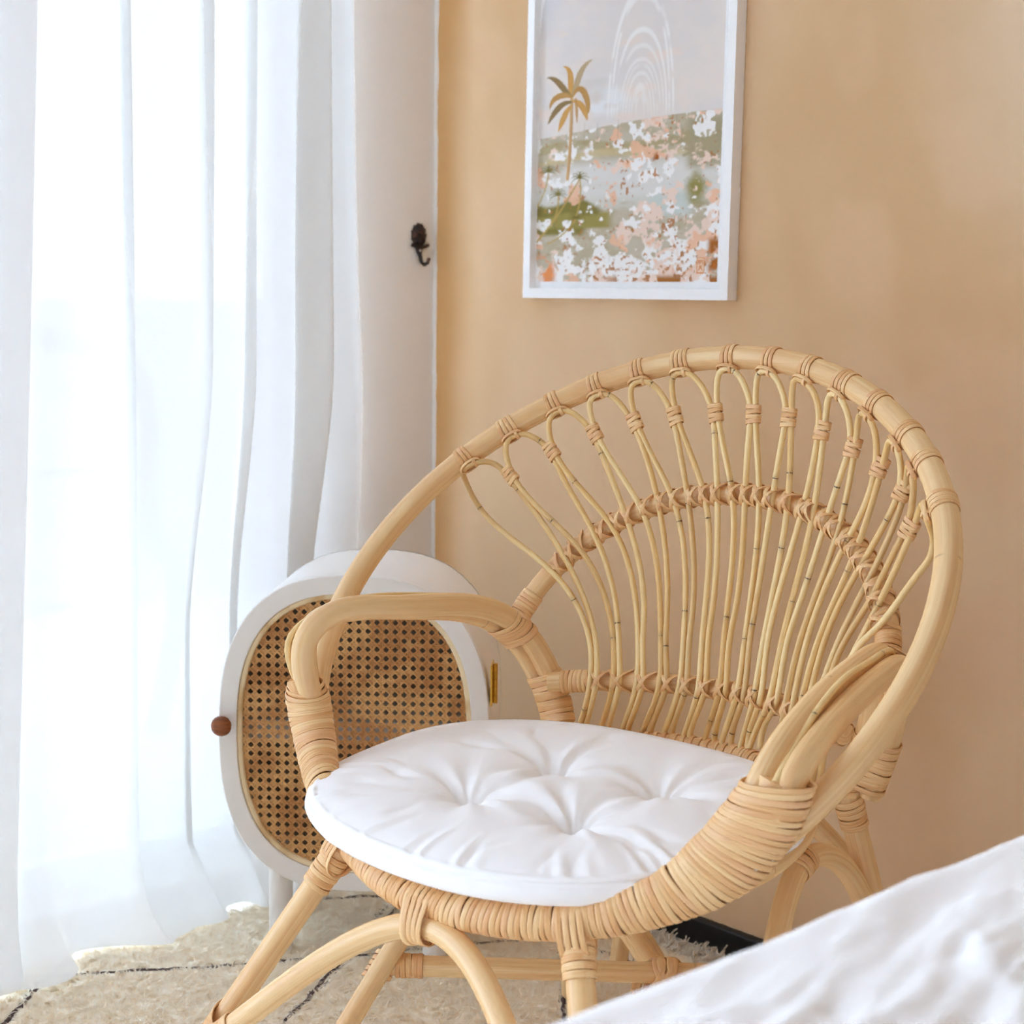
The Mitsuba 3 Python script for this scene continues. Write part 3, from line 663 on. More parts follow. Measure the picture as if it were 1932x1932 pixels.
# woven cane: paired upright and level strands and crossing slanted ones
pit = .01215
def strands():
    V, Fc, at = [], [], 0
    hw, hh, ex = .1535, .1865, 2.55
    inside = lambda x, z: (np.abs(x) / hw) ** ex + (np.abs(z) / hh) ** ex < 1
    def ribbon(x0, z0, x1, z1, w, d0, amp, per, ph):
        nonlocal at
        L = math.hypot(x1 - x0, z1 - z0); n = max(6, int(L / pit * 4)); t = np.linspace(0, 1, n)
        x, z = x0 + (x1 - x0) * t, z0 + (z1 - z0) * t
        ok = inside(x, z)
        if ok.sum() < 3: return
        i0, i1 = np.argmax(ok), len(ok) - np.argmax(ok[::-1])
        x, z, t = x[i0:i1], z[i0:i1], t[i0:i1]
        nx, nz = -(z1 - z0) / L, (x1 - x0) / L
        d = d0 + amp * np.cos(t * L / per * 2 * np.pi + ph)
        n = len(x)
        rows = [np.stack([x + nx * o, d + dd, ZK + z + nz * o], 1) for o, dd in ((-w / 2, .00025), (-w / 4, -.0002), (w / 4, -.0002), (w / 2, .00025))]
        P = np.stack(rows, 1); v, f = grid_mesh(P)
        V.append(v); Fc.append(f + at); at += len(v)
    for i in range(-14, 15):
        for o in (-.0013, .0013):
            ribbon(i * pit + o, -.19, i * pit + o, .19, .0022, -.0004, .00035 * (1 if o > 0 else -1), pit, 0)
    for j in range(-17, 18):
        for o in (-.0013, .0013):
            ribbon(-.16, j * pit + o, .16, j * pit + o, .0022, -.0008, .00035 * (1 if o > 0 else -1), pit, 1.5)
    for s_ in range(-36, 37):
        c = (s_ + .5) * pit
        ribbon(-.2, -.2 + c, .2, .2 + c, .0025, -.0014, .0003, pit * 1.414, 0)
        ribbon(-.2, .2 + c, .2, -.2 + c, .0025, -.0018, .0003, pit * 1.414, 2.0)
    return np.vstack(V), np.vstack(Fc)
v, f = strands()
k_ = add('cane_panel', mikit.ply((K(v), f), 'mat_webbing', smooth=True), door); labels[k_] = {'label': 'woven cane panel of the door', 'kind': 'stuff'}
pr_ = np.array([(0, -.0105), (.0045, -.0105), (.0050, -.016), (.0085, -.020), (.0128, -.0245), (.0138, -.029), (.0125, -.0335), (.0085, -.0365), (.004, -.0378), (0, -.038)])
m = trimesh.creation.revolve(np.stack([pr_[:, 0], -pr_[:, 1]], 1), sections=36)
q = m.vertices; m.vertices = K(np.stack([-.1735 + q[:, 0], -q[:, 2], .3398 + q[:, 1]], 1)); m.fix_normals()
k_ = add('knob', mikit.ply(m, 'mat_knob', smooth=40), door); labels[k_] = {'label': 'round brown wooden knob'}
hg = []
for i in range(5):
    z = .3710 + i * .0108
    c_ = trimesh.creation.cylinder(.0036, .0100, sections=16); q = c_.vertices
    c_.vertices = K(np.stack([.1868 + q[:, 0], .0118 + q[:, 1], z + .0052 + q[:, 2]], 1)); hg.append(c_)
for (a, b2) in ((.0118, .032), (-.008, .0118)):
    c_ = trimesh.creation.box((.0022, abs(b2 - a), .054)); q = c_.vertices; c_.vertices = K(np.stack([.1832 + q[:, 0], (a + b2) / 2 + q[:, 1], .398 + q[:, 2]], 1)); hg.append(c_)
k_ = add('hinge', mikit.ply(trimesh.util.concatenate(hg), 'mat_brass', smooth=30), cb); labels[k_] = {'label': 'small brass hinge on the cabinet side'}
for (x, d) in ((-.106, .03), (.106, .03), (-.106, .198), (.106, .198)):
    mesh_part('leg', tube_mesh(Path(K([[x, d, .0112], [x, d, .170]]), hint=(1, 0, 0)), .0162, 24), 'mat_white_paint', cb)

# ------------------------------------------------------------------ picture on the tan wall
pc = thing('framed_picture', 'white framed palm tree painting in pale pink and green, hung on the tan wall', 'picture')
PX0, PX1, PZ0, PZ1 = -1.9165, -1.5085, .9085, 1.522
PY = WY - .020
def lean(P):   # the picture hangs a hair clockwise
    P = np.asarray(P, float).copy(); a = -.0105; cx, cz = -1.71, 1.45
    x, z = P[:, 0] - cx, P[:, 2] - cz
    P[:, 0], P[:, 2] = cx + x * math.cos(a) - z * math.sin(a) * -1 * -1, cz + x * math.sin(a) * .35 + z
    return P
def bar(pts, y0, y1, cham=.0012):
    from shapely.geometry import Polygon
    m = trimesh.creation.extrude_polygon(Polygon(pts), y1 - y0, engine='earcut')
    q = m.vertices.copy(); m.vertices = lean(np.stack([q[:, 0], y1 - q[:, 2], q[:, 1]], 1)); m.fix_normals(); return m
fw = .0145
g_ = .00025
sides_ = [[(PX0, PZ0), (PX0 + fw, PZ0 + fw), (PX0 + fw, PZ1 - fw), (PX0, PZ1)], [(PX1, PZ0), (PX1, PZ1), (PX1 - fw, PZ1 - fw), (PX1 - fw, PZ0 + fw)],
          [(PX0 + g_, PZ0), (PX1 - g_, PZ0), (PX1 - fw - g_, PZ0 + fw), (PX0 + fw + g_, PZ0 + fw)], [(PX0 + g_, PZ1), (PX0 + fw + g_, PZ1 - fw), (PX1 - fw - g_, PZ1 - fw), (PX1 - g_, PZ1)]]
for sd in sides_: add('moulding', mikit.ply(bar(sd, PY, WY - .001), 'mat_frame_white'), pc)
add('backing', mikit.ply(bar([(PX0 + .004, PZ0 + .004), (PX1 - .004, PZ0 + .004), (PX1 - .004, PZ1 - .004), (PX0 + .004, PZ1 - .004)], WY - .006, WY - .0015), 'mat_frame_white'), pc)
# the print: colours worked out per vertex on a fine flat grid
IX0, IX1, IZ0, IZ1 = PX0 + fw - .001, PX1 - fw + .001, PZ0 + fw - .001, PZ1 - fw + .001
nx_, nz_ = 400, 620
gx, gz = np.meshgrid(np.linspace(0, 1, nx_), np.linspace(0, 1, nz_))     # picture fractions, v up
AX0, AX1, AZ0 = -1.9005, -1.5375, .9325                                    # painted area
U = (IX0 + gx * (IX1 - IX0) - AX0) / (AX1 - AX0)
Vv = 1.353 * (IZ0 + gz * (IZ1 - IZ0) - AZ0) / (AX1 - AX0)                          # in widths of the painted area
def c3(r, g, b): return np.array(lin(r, g, b))
def nf(x, y, s, o=4, sd=0): return meshkit.fbm(np.stack([x * s, y * s, np.zeros_like(x)], -1), o, sd)
def ss(a, b2, x): t = np.clip((x - a) / (b2 - a), 0, 1); return t * t * (3 - 2 * t)
col_ = np.ones(U.shape + (3,)) * c3(240, 241, 243)
def over(c, m): 
    global col_
    c = c if isinstance(c, np.ndarray) and c.ndim == 3 else np.broadcast_to(np.asarray(c), col_.shape)
    m = np.clip(m, 0, 1)[..., None]; col_ = col_ * (1 - m) + c * m
# arch shaped painted field
ar_c = 1.34
inarch = ((U > 0) & (U < 1) & (Vv > 0) & ((Vv < ar_c) | (((U - .5) / .5) ** 2 + ((Vv - ar_c) / .676) ** 2 < 1))).astype(float)
w1, w2 = nf(U, Vv, 5, 4, 1), nf(U, Vv * 1.8, 9, 4, 2)
sky_ = c3(231, 221, 214) + (c3(224, 218, 215) - c3(231, 221, 214)) * ss(.35, .65, w1)[..., None]
over(sky_, inarch)
over(c3(238, 218, 206), inarch * ss(.55, .75, nf(U, Vv * 3, 4, 4, 5)) * .6)
over(c3(224, 196, 186), inarch * ss(.60, .75, nf(U, Vv * 2, 6, 5, 8)) * ss(.55, .95, U) * ss(1.25, 1.4, Vv) * .8)
over(c3(205, 208, 214), inarch * ss(.2, .0, U) * ss(1.2, 1.4, Vv) * .6)
over(c3(233, 235, 238), inarch * ss(.16, .08, np.hypot((U - .36) / 1.2, (Vv - .96) / .6)) * ss(.4, .6, w2 + .12) * .8)
over(c3(208, 204, 200), inarch * ss(.02, .0, np.abs(Vv - 1.02) - .05) * ss(.18, .24, U) * ss(.42, .36, U) * .45)
# ghostly nested arches
for i, (hw_, tp) in enumerate(((.175, 1.50), (.155, 1.48), (.140, 1.30), (.125, 1.22), (.108, 1.15), (.092, 1.12), (.076, 1.08), (.060, 1.05), (.046, 1.02), (.034, 1.0), (.022, .98))):
    cx_ = .575; bz = .86; hh_ = tp - bz
    e = np.abs(((np.abs(U - cx_) / hw_) ** 2.2 + (np.clip(Vv - bz, 0, 9) / hh_) ** 2.0) - 1)
    over(c3(243, 241, 239), inarch * ss(bz - .02, bz + .05, Vv) * ss(.011, .003, e * min(hw_, .11)) * (.8 if i < 3 else .55) * ss(.25, .5, nf(U, Vv, 9, 3, 60 + i)))
# land below a gentle skyline
hz = .800 + .018 * np.sin((U - .25) * 3.2) + .048 * U
land = inarch * ss(.0, .006, hz - Vv)
over(c3(197, 188, 170), land)
over(c3(186, 174, 148), land * ss(.35, .7, nf(U, Vv * 2, 10, 4, 11)) * .8)
for (v0, v1, c_, a_) in ((.70, .745, c3(176, 162, 120), .75), (.655, .69, c3(205, 186, 140), .7), (.52, .60, c3(221, 214, 205), .9), (.40, .50, c3(213, 213, 206), .9)):
    wv = .015 * np.sin(U * 9 + v0 * 40)
    over(c_, land * ss(v0 - .012, v0 + .006, Vv + wv) * ss(v1 + .012, v1 - .006, Vv + wv) * a_ * ss(.25, .5, nf(U, Vv * 3, 6, 3, 3) + .1))
over(c3(223, 221, 218), land * ss(.12, .2, U) * ss(.68, .6, Vv) * ss(.42, .48, Vv) * .85)
over(c3(203, 210, 205), land * ss(.62, .68, U) * ss(.9, .82, U) * ss(.32, .36, Vv) * ss(.47, .44, Vv))
over(c3(137, 128, 72), land * ss(.36, .30, U + .05 * np.sin(Vv * 30)) * ss(.24, .27, Vv) * ss(.445, .415, Vv + .02 * np.sin(U * 20)))
over(c3(158, 148, 88), land * ss(.46, .40, U) * ss(.28, .30, Vv) * ss(.375, .355, Vv + .01 * np.sin(U * 26)))
over(c3(120, 112, 62), land * ss(.25, .15, U) * ss(.26, .34, Vv) * ss(.44, .38, Vv) * ss(.45, .6, nf(U, Vv, 14, 4, 4)) * .6)
over(c3(168, 158, 128), land * ss(.80, .86, U) * ss(.55, .6, Vv) * ss(.86, .80, Vv) * .9)
over(c3(150, 142, 84), land * ss(.085, .03, np.hypot(U - .88, (Vv - .47) * .8) + .06 * (nf(U, Vv, 18, 4, 71) - .5)))
# flaking patches of white, blush and rust
big = nf(U, Vv, 3.2, 3, 21); med = nf(U, Vv, 11, 5, 22); fin = nf(U, Vv, 42, 4, 23)
dens = land * np.clip(ss(.55, .0, Vv) * .55 + ss(.28, .55, U) * .30 + ss(.9, 1.0, U) * .1 + .12, 0, 1)
over(c3(244, 243, 242), land * ss(.56, .60, big * .35 + med * .5 + fin * .15 + (dens - .62) * .30))
over(c3(238, 214, 200), land * ss(.50, .55, nf(U, Vv, 8, 4, 31) * .7 + fin * .3 + ss(.30, .05, Vv) * .10 - .15 + .09 * ss(.25, .8, U)))
over(c3(236, 190, 160), land * ss(.56, .60, nf(U, Vv, 9, 4, 33) * .75 + fin * .25 + ss(.30, .05, Vv) * .07 + ss(.85, 1, U) * .06 - .085) * .9)
over(c3(243, 242, 241), land * ss(.55, .58, nf(U, Vv, 16, 4, 35) * .7 + fin * .3 + ss(.35, .1, Vv) * .06 - .045))
speck = nf(U, Vv, 60, 3, 41)
over(c3(176, 118, 66), land * ss(.60, .64, speck * .7 + med * .3 + ss(.4, .0, Vv) * .06 - .075) * .9)
over(c3(168, 96, 44), land * ss(.055, .02, np.hypot(U - .69, (Vv - .635) * 1.1)) * ss(.48, .54, nf(U, Vv, 30, 4, 43)))
over(c3(170, 106, 52), land * ss(.93, .97, U) * ss(.24, .20, Vv) * ss(.03, .08, Vv) * ss(.40, .5, med))
over(c3(168, 112, 60), land * ss(.05, .015, Vv) * ss(.36, .5, U) * ss(.45, .52, nf(U, Vv * .5, 14, 4, 47)))
over(c3(232, 150, 96), land * ss(.12, .05, np.hypot(U - .03, Vv - .05)) * ss(.45, .5, med))
# palms: trunk and drooping leaves as tapered strokes
def stroke(pts, w0, w1, c, a=1.0, belly=0.0):
    pts = np.array(pts, float)
    tck, _ = splprep(pts.T, s=0, k=min(3, len(pts) - 1)); t = np.linspace(0, 1, 80); q = np.array(splev(t, tck)).T
    wid = w0 + (w1 - w0) * t + belly * np.sin(np.pi * np.clip(t, 0, 1)) ** 0.8
    x0, x1, y0, y1 = q[:, 0].min() - .05, q[:, 0].max() + .05, q[:, 1].min() - .05, q[:, 1].max() + .05
    sel = (U > x0) & (U < x1) & (Vv > y0) & (Vv < y1)
    if not sel.any(): return
    d, i = cKDTree(q).query(np.stack([U[sel], Vv[sel]], 1))
    m = np.zeros_like(U); mm_ = ss(.0025, -.0025, d - wid[i]); m[sel] = mm_
    over(c, m * a * inarch)
    mid_ = np.zeros_like(U); mid_[sel] = ss(.003, .0, d) * (wid[i] > .006)
    over(np.asarray(c) * 1.25, mid_ * .5 * inarch)
stroke([(.178, .56), (.190, .75), (.192, .90), (.192, 1.0)], .010, .008, c3(205, 168, 120))
stroke([(.186, .60), (.199, .80), (.199, .98)], .003, .003, c3(176, 132, 84), .8)
gold, och, olv, tan_ = c3(206, 160, 96), c3(190, 148, 92), c3(150, 126, 88), c3(188, 166, 132)
for pts, c_ in (([(.192, 1.0), (.185, 1.08), (.165, 1.15), (.14, 1.165)], gold), ([(.195, 1.0), (.225, 1.08), (.26, 1.15), (.305, 1.18)], tan_), ([(.19, 1.0), (.14, 1.05), (.09, 1.10), (.045, 1.115)], olv),
                ([(.19, .995), (.15, 1.01), (.10, 1.0), (.065, .945)], och), ([(.19, .97), (.13, .955), (.085, .91), (.055, .865)], olv), ([(.20, 1.0), (.24, 1.035), (.275, .99), (.285, .90)], och), ([(.20, .975), (.24, .955), (.27, .91), (.285, .865)], gold), ([(.188, .95), (.165, .92), (.14, .87), (.118, .82)], gold)):
    stroke(pts, .006, .002, c_, 1, .013)
stroke([(.215, .985), (.222, .93), (.225, .86)], .006, .003, och, .9, .004)
for (x0, z0, x1, z1, n_) in ((-.01, .40, .065, .605, 9), (.09, .32, .125, .475, 9), (-.02, .20, .25, .56, 0), (.07, .21, .235, .345, 9), (.235, .36, .25, .56, 8)):
    stroke([(x0, z0), ((x0 + x1) / 2 + .012, (z0 + z1) / 2 - .012), (x1, z1)], .0065 if n_ == 0 else .004, .004, c3(186, 160, 96))
    for i in range(n_):
        a_ = math.pi * (-.12 + 1.24 * i / (n_ - 1)); ln = .055
        stroke([(x1, z1), (x1 + ln * .6 * math.cos(a_), z1 + ln * .55 * math.sin(a_) + .004), (x1 + ln * math.cos(a_), z1 + ln * .8 * math.sin(a_) - .010)], .004, .001, c3(128, 118, 66))
for (x1, z1) in ((.80, .715), (.86, .66), (.93, .70)):
    for i in range(7):
        a_ = math.pi * (-.1 + 1.2 * i / 6); stroke([(x1, z1), (x1 + .05 * math.cos(a_), z1 + .055 * math.sin(a_))], .003, .008, c3(172, 160, 128), .8)
for x_ in (.27, .345, .46, .77): stroke([(x_, .74), (x_, .85)], .002, .001, c3(160, 140, 110), .6)
# red seal: a small upright tablet with two characters
sx, sz = .915, .085
over(c3(214, 138, 78), ss(.002, .0, np.maximum(np.abs(U - sx) - .019, np.abs(Vv - sz) - .040)))
over(c3(240, 214, 190), ss(.0015, .0, np.maximum(np.abs(U - sx) - .0145, np.abs(Vv - sz) - .0345)))
def seg(x0, z0, x1, z1, w=.0022):
    dx, dz = x1 - x0, z1 - z0; t = np.clip(((U - x0) * dx + (Vv - z0) * dz) / (dx * dx + dz * dz), 0, 1)
    over(c3(206, 122, 62), ss(w + .001, w - .001, np.hypot(U - x0 - t * dx, Vv - z0 - t * dz)))
for a_ in ((-.010, .026, .010, .026), (-.008, .018, .008, .018), (-.010, .008, -.010, .026), (.010, .004, .010, .026), (-.002, .006, -.002, .018), (-.009, -.004, .009, -.004), (0, 0, -.010, -.026), (.002, -.010, .010, -.026), (-.006, -.015, .006, -.015)):
    seg(sx + a_[0], sz + a_[1], sx + a_[2], sz + a_[3])
seg(.972, .07, .985, .095, .0015); seg(.985, .095, .990, .06, .0015); seg(.975, .05, .992, .045, .0015)
Pp = np.stack([IX0 + gx * (IX1 - IX0), np.full_like(gx, WY - .0085), IZ0 + gz * (IZ1 - IZ0)], -1)
v, f = grid_mesh(Pp); v = lean(v)
scene['mat_print'] = {'type': 'twosided', 'bsdf': {'type': 'diffuse', 'reflectance': {'type': 'mesh_attribute', 'name': 'vertex_color'}}}
k_ = add('print', mikit.ply((v, f[:, ::-1]), 'mat_print', smooth=True, color=col_.reshape(-1, 3)), pc)

# ------------------------------------------------------------------ little hook by the corner
hk = thing('wall_hook', 'small dark bronze shell hook screwed to the white wall strip', 'hook')
hy, hz0 = 1.7228, .9975
# scalloped shell
a = np.linspace(0, 2 * np.pi, 90, endpoint=False); rr = np.linspace(0, 1, 14)
rows = []
for r in rr:
    R_ = .0175 * (1 + .05 * np.cos(a * 11)) 
    y = R_ * .86 * np.cos(a) * r; z = R_ * 1.10 * np.sin(a) * r
    bulge = .0075 * (1 - r ** 2.2) + .0011 * np.cos(np.arctan2(y, z + .022) * 34) * r + .0018
    rows.append(np.stack([WX + bulge, hy + y, hz0 + .0095 + z], 1))
rows.append(rows[-1] * np.array([0, 1, 1]) + np.array([WX - .0002, 0, 0]))
v, f = grid_mesh(np.array(rows), wrap=True)
if vnormals(v, f)[:, 0].mean() < 0: f = f[:, ::-1]
add('shell', mikit.ply((v, f), 'mat_bronze', smooth=45), hk)
pts = [[WX + .004, hy - .017, hz0 - .0055], [WX + .0072, hy - .008, hz0 - .0085], [WX + .0078, hy, hz0 - .0092], [WX + .0072, hy + .008, hz0 - .0085], [WX + .004, hy + .017, hz0 - .0055]]
mesh_part('collar', tube_mesh(Path(pts, hint=(1, 0, 0)), .0030, 10), 'mat_bronze', hk)
mesh_part('plate', tube_mesh(Path([[WX + .002, hy, hz0 - .004], [WX + .0025, hy, hz0 - .0135], [WX + .0025, hy + .0002, hz0 - .022]], hint=(0, 1, 0)), lambda s: np.interp(s, [0, .01, .018], [.0085, .0075, .0035]), 12, rb=.003), 'mat_bronze', hk)
mesh_part('hook_arm', tube_mesh(Path([[WX + .003, hy, hz0 - .016], [WX + .005, hy + .0005, hz0 - .026], [WX + .008, hy + .001, hz0 - .034], [WX + .016, hy + .001, hz0 - .0375], [WX + .023, hy + .001, hz0 - .034], [WX + .027, hy + .001, hz0 - .027]], hint=(0, 1, 0)), lambda s: np.interp(s, [0, .03, .045, .055, .062], [.0034, .0030, .0030, .005, .0035]), 12), 'mat_bronze', hk)
m = trimesh.creation.icosphere(2, 1.0); m.apply_scale([.0016, .0026, .0026]); m.apply_translation([WX + .0055, hy + .0003, hz0 - .0142])
add('screw', mikit.ply(m, 'mat_steel', smooth=True), hk)

# ------------------------------------------------------------------ sheer curtains
def curtain_mesh(prof, nz=110, zt=2.5, xfun=None):
    """prof: (t, x offset, y) knots of the cross-section; a fold is where y runs back on itself."""
    prof = np.array(prof, float)
    tck, _ = splprep(prof.T, s=0, k=3, u=np.linspace(0, 1, len(prof)))
    t = np.linspace(0, 1, 520)
    x, y = splev(t, tck)
    zs = np.r_[np.linspace(zt, .32, nz), np.linspace(.30, .0165, 50)]
    rows = []
    for z in zs:
        rows.append(xfun(np.array(x), np.array(y), t, z))
    P = np.array(rows)
    return grid_mesh(P)
CX = -2.095
def xf_main(x, y, t, z):
    h = np.clip((z - .0) / 2.4, 0, 1)
    # folds close up to the top and spread to the hem
    yy = 1.545 + (y - 1.545) * (1.06 - .06 * h) - .085 * (1 - h) ** 1.3 * np.clip((1.16 - y) / .16, 0, 1)
    edge = np.exp(-((1 - t) / .10) ** 2)
    yy = yy + edge * (.030 * np.exp(-((z - .50) / .35) ** 2)) + .006 * np.sin(z * 3 + t * 25) * (1 - h)
    xx = x * (1.0 + .35 * (1 - h)) + .006 * np.sin(t * 40 + z * 2.2) * (1 - h)
    # pressed flat behind the cabinet
    lo = np.clip((.82 - z) / .42, 0, 1) ** 2 * (3 - 2 * np.clip((.82 - z) / .42, 0, 1)) * np.clip((z - .02) / .08, 0, 1); beh = np.clip((yy - 1.17) / .10, 0, 1) * lo
    xx = CX + xx * (1 - .9 * beh) - .042 * beh
    # the over-long hem trails on to the rug
    tr = np.exp(-np.clip(z - .012, 0, 9) / .035)
    reach = .085 * (1 - .45 * np.clip((yy - 1.20) / .12, 0, 1)) * (1 + .25 * np.sin(t * 23 + .7))
    xx = xx + reach * tr * np.clip((1.50 - yy) / .12, .0, 1) + .02 * np.exp(-z / .12) * np.clip((1.25 - yy) / .1, 0, 1)
    yy = yy + .03 * tr * np.sin(t * 31)
    return np.stack([np.maximum(xx, WX + .006), yy, np.full_like(xx, z)], 1)
prof = [(.004, .985), (.000, 1.005), (.018, 1.035), (.010, 1.075), (-.010, 1.10), (-.018, 1.130), (.004, 1.165), (.016, 1.175), (.004, 1.168), (-.006, 1.185), (-.012, 1.225), (.000, 1.265), (.012, 1.288), (.020, 1.296), (.010, 1.288), (-.004, 1.286),
        (-.012, 1.31), (-.006, 1.345), (.010, 1.362), (.018, 1.368), (.006, 1.362), (-.008, 1.365), (-.014, 1.40), (-.004, 1.445), (.014, 1.482), (.020, 1.488), (.008, 1.470), (-.006, 1.452), (-.014, 1.462), (-.012, 1.49), (.0, 1.525), (.004, 1.540), (-.006, 1.548), (-.012, 1.542)]
cv = thing('sheer_curtain', 'long white sheer curtain beside the white wall strip, hem trailing on the rug', 'curtain')
v, f = curtain_mesh(prof, xfun=xf_main)
add('panel', mikit.ply((v, f), 'mat_sheer', smooth=True), cv)
def xf_left(x, y, t, z):
    h = np.clip(z / 2.4, 0, 1)
    yy = y - .105 * (1 - h) ** 1.3 * np.clip((y - .7) / .3, 0, 1)
    xx = CX + .058 + x * (1 + .3 * (1 - h)) + .05 * np.exp(-z / .05)
    return np.stack([xx, yy, np.full_like(xx, z)], 1)
prof2 = [(.03, .25), (-.02, .36), (.03, .47), (-.015, .58), (.03, .70), (.0, .79), (-.012, .86), (.010, .93), (.022, .99), (.020, 1.034), (.010, 1.044), (-.002, 1.040), (-.006, 1.030)]
cl_ = thing('sheer_curtain', 'narrow white sheer curtain at the far left, overlapping the long one', 'curtain')
v, f = curtain_mesh(prof2, xfun=xf_left)
add('panel', mikit.ply((v, f), 'mat_sheer', smooth=True), cl_)
principled('mat_rod', lin(220, 220, 218), 0.4, 0.5)
rd = thing('curtain_rod', 'white curtain rod above the balcony door', 'curtain rod')
mesh_part('pole', tube_mesh(Path([[CX, -.9, 2.51], [CX, 1.65, 2.51]], hint=(0, 0, 1)), .012, 14), 'mat_rod', rd)
for y in (-.8, .5, 1.6): mesh_part('bracket', tube_mesh(Path([[WX - .002, y, 2.51], [CX, y, 2.51]]), .006, 10), 'mat_rod', rd)

# ------------------------------------------------------------------ bed
bd = thing('bed', 'bed with a mattress under white bedding at the lower right, close to the camera', 'bed')
principled('mat_bed', lin(226, 220, 212), 0.6, 0.3)
add('base', mikit.ply(rbox(-.60, .95, -.75, 1.25, .10, .26, .01), 'mat_bed', smooth=30), bd)
add('mattress', mikit.ply(rbox(-.625, .97, -.78, 1.29, .26, .455, .03), 'mat_duvet', smooth=30), bd)
for (x, y) in ((-.55, -.68), (.88, -.68), (-.55, 1.18), (.88, 1.18)): mesh_part('leg', tube_mesh(Path([[x, y, 0.002], [x, y, .105]], hint=(1, 0, 0)), .025, 16), 'mat_bed', bd)
dv = thing('duvet', 'crumpled white duvet spread over the bed in the lower right corner', 'duvet')
ny, ns = 560, 330
ys = np.linspace(-.80, 1.33, ny)
sv = np.r_[np.linspace(0, .30, 90), np.linspace(.305, 1.75, ns)]    # down the side, then over the top
Yg, Sg = np.meshgrid(ys, sv, indexing='ij')
R0 = .045
def section(s):
    x = np.zeros_like(s); z = np.zeros_like(s)
    a = s < .25; x[a] = -.668 - .0; z[a] = .215 + s[a]
    b2 = (s >= .25) & (s < .25 + R0 * np.pi / 2); th_ = (s[b2] - .25) / R0; x[b2] = -.668 + R0 * (1 - np.cos(th_)); z[b2] = .472 + R0 * np.sin(th_)
    c_ = s >= .25 + R0 * np.pi / 2; x[c_] = -.668 + R0 + (s[c_] - .25 - R0 * np.pi / 2); z[c_] = .472 + R0
    return x, z
X, Z = section(Sg)
X = X - .018 * np.clip((Yg - .6) / .5, 0, 1.4) + .008
nrm_top = np.clip((Sg - .25) / (R0 * 1.57), 0, 1)
q = np.stack([X * 1.0, Yg, Z], -1)
# long soft wrinkles roughly along the bed's edge, broken by shorter cross ones
def wr(ax, ay, sc, seed, pw=1.6):
    n_ = meshkit.fbm(np.stack([X * ax + Yg * .55 * ax * .6, Yg * ay + X * .4 * ay, Z * 0 + seed], -1) * sc, 4, seed)
    return 1 - np.abs(2 * n_ - 1) ** .8
h = .030 * (wr(10, 1.8, 1.0, 3) - .6) + .014 * (wr(20, 6, 1.0, 9) - .6) + .012 * (meshkit.fbm(np.stack([X * 3, Yg * 2.5, Z * 0], -1), 3, 17) - .5) + .003 * (wr(50, 18, 1, 12) - .6)
h *= np.clip((Sg) / .1, .2, 1) * (.25 + .75 * np.clip((Sg - .33) / .10, 0, 1))
Z2 = Z + h * nrm_top; X2 = X - h * (1 - nrm_top)
v, f = grid_mesh(np.stack([X2, Yg, Z2], -1))
if vnormals(v, f)[:, 2].mean() < 0: f = f[:, ::-1]
add('cover', mikit.ply((v, f), 'mat_duvet', smooth=True), dv)

# ------------------------------------------------------------------ rug
rg = thing('shag_rug', 'cream shag rug with thin dark lines and a fringe, under the armchair and the cabinet', 'rug')
RXa, RXb, RYa, RYb = -2.055, -.70, .35, 1.690
matte('mat_rug_line', lin(92, 78, 78))
matte('mat_rug_base', lin(252, 246, 232))
add('base', mikit.ply(rbox(RXa, RXb, RYa, RYb, .0005, .0092, .003), 'mat_rug_base', smooth=30), rg)
LINES = [[(-1.86, .80), (-1.912, .884), (-1.969, .936), (-2.002, .986), (-2.05, 1.03)], [(-2.03, .95), (-1.989, 1.015), (-1.934, 1.105), (-1.868, 1.216), (-1.80, 1.33), (-1.778, 1.400), (-1.737, 1.477), (-1.705, 1.545), (-1.66, 1.60), (-1.60, 1.69)],
         [(-2.05, 1.40), (-2.026, 1.42), (-1.99, 1.47), (-1.955, 1.516), (-1.876, 1.415), (-1.79, 1.30), (-1.728, 1.204), (-1.702, 1.156), (-1.63, 1.04), (-1.56, .93), (-1.5, .80)], [(-1.955, 1.516), (-1.90, 1.60), (-1.85, 1.69)],
         [(-1.75, 1.66), (-1.69, 1.615), (-1.653, 1.576), (-1.582, 1.514), (-1.454, 1.398), (-1.36, 1.30), (-1.25, 1.17), (-1.1, 1.0)], [(-1.65, 1.605), (-1.603, 1.607), (-1.566, 1.604), (-1.50, 1.62), (-1.42, 1.69)], [(-1.25, 1.17), (-1.1, 1.33), (-.9, 1.5)], [(-1.56, .93), (-1.4, 1.05), (-1.25, 1.17)], [(-1.86, .8), (-1.75, .95), (-1.63, 1.04)]]
lp = []
for L_ in LINES:
    L_ = np.array(L_)
    for a, b2 in zip(L_[:-1], L_[1:]): lp.append(a + (b2 - a) * np.linspace(0, 1, max(2, int(np.hypot(*(b2 - a)) / .002)))[:, None])
dk_ = []
for i, L_ in enumerate(LINES):
    L_ = np.array(L_); q_ = np.clip(L_, [RXa + .01, RYa + .01], [RXb - .01, RYb - .008])
    pa = Path(np.c_[q_, np.full(len(q_), .0098)], smooth=1e-4, step=.006, hint=(0, 0, 1))
    wv = meshkit.fbm(np.c_[pa.P[:, :2] * 40, np.full(len(pa.P), i)], 2, 3)
    pa.P[:, 0] += (wv - .5) * .012; pa.P[:, 2] = .0098
    k_ = mesh_part('dark_line', tube_mesh(pa, .0018, 8, rb=.0012 + .0030 * meshkit.noise(np.c_[pa.P[:, :2] * 90, np.full(len(pa.P), i + 5)])), 'mat_rug_line', rg); labels[k_] = {'label': 'thin dark line in the cream rug'}
tree_ = cKDTree(np.vstack(lp))
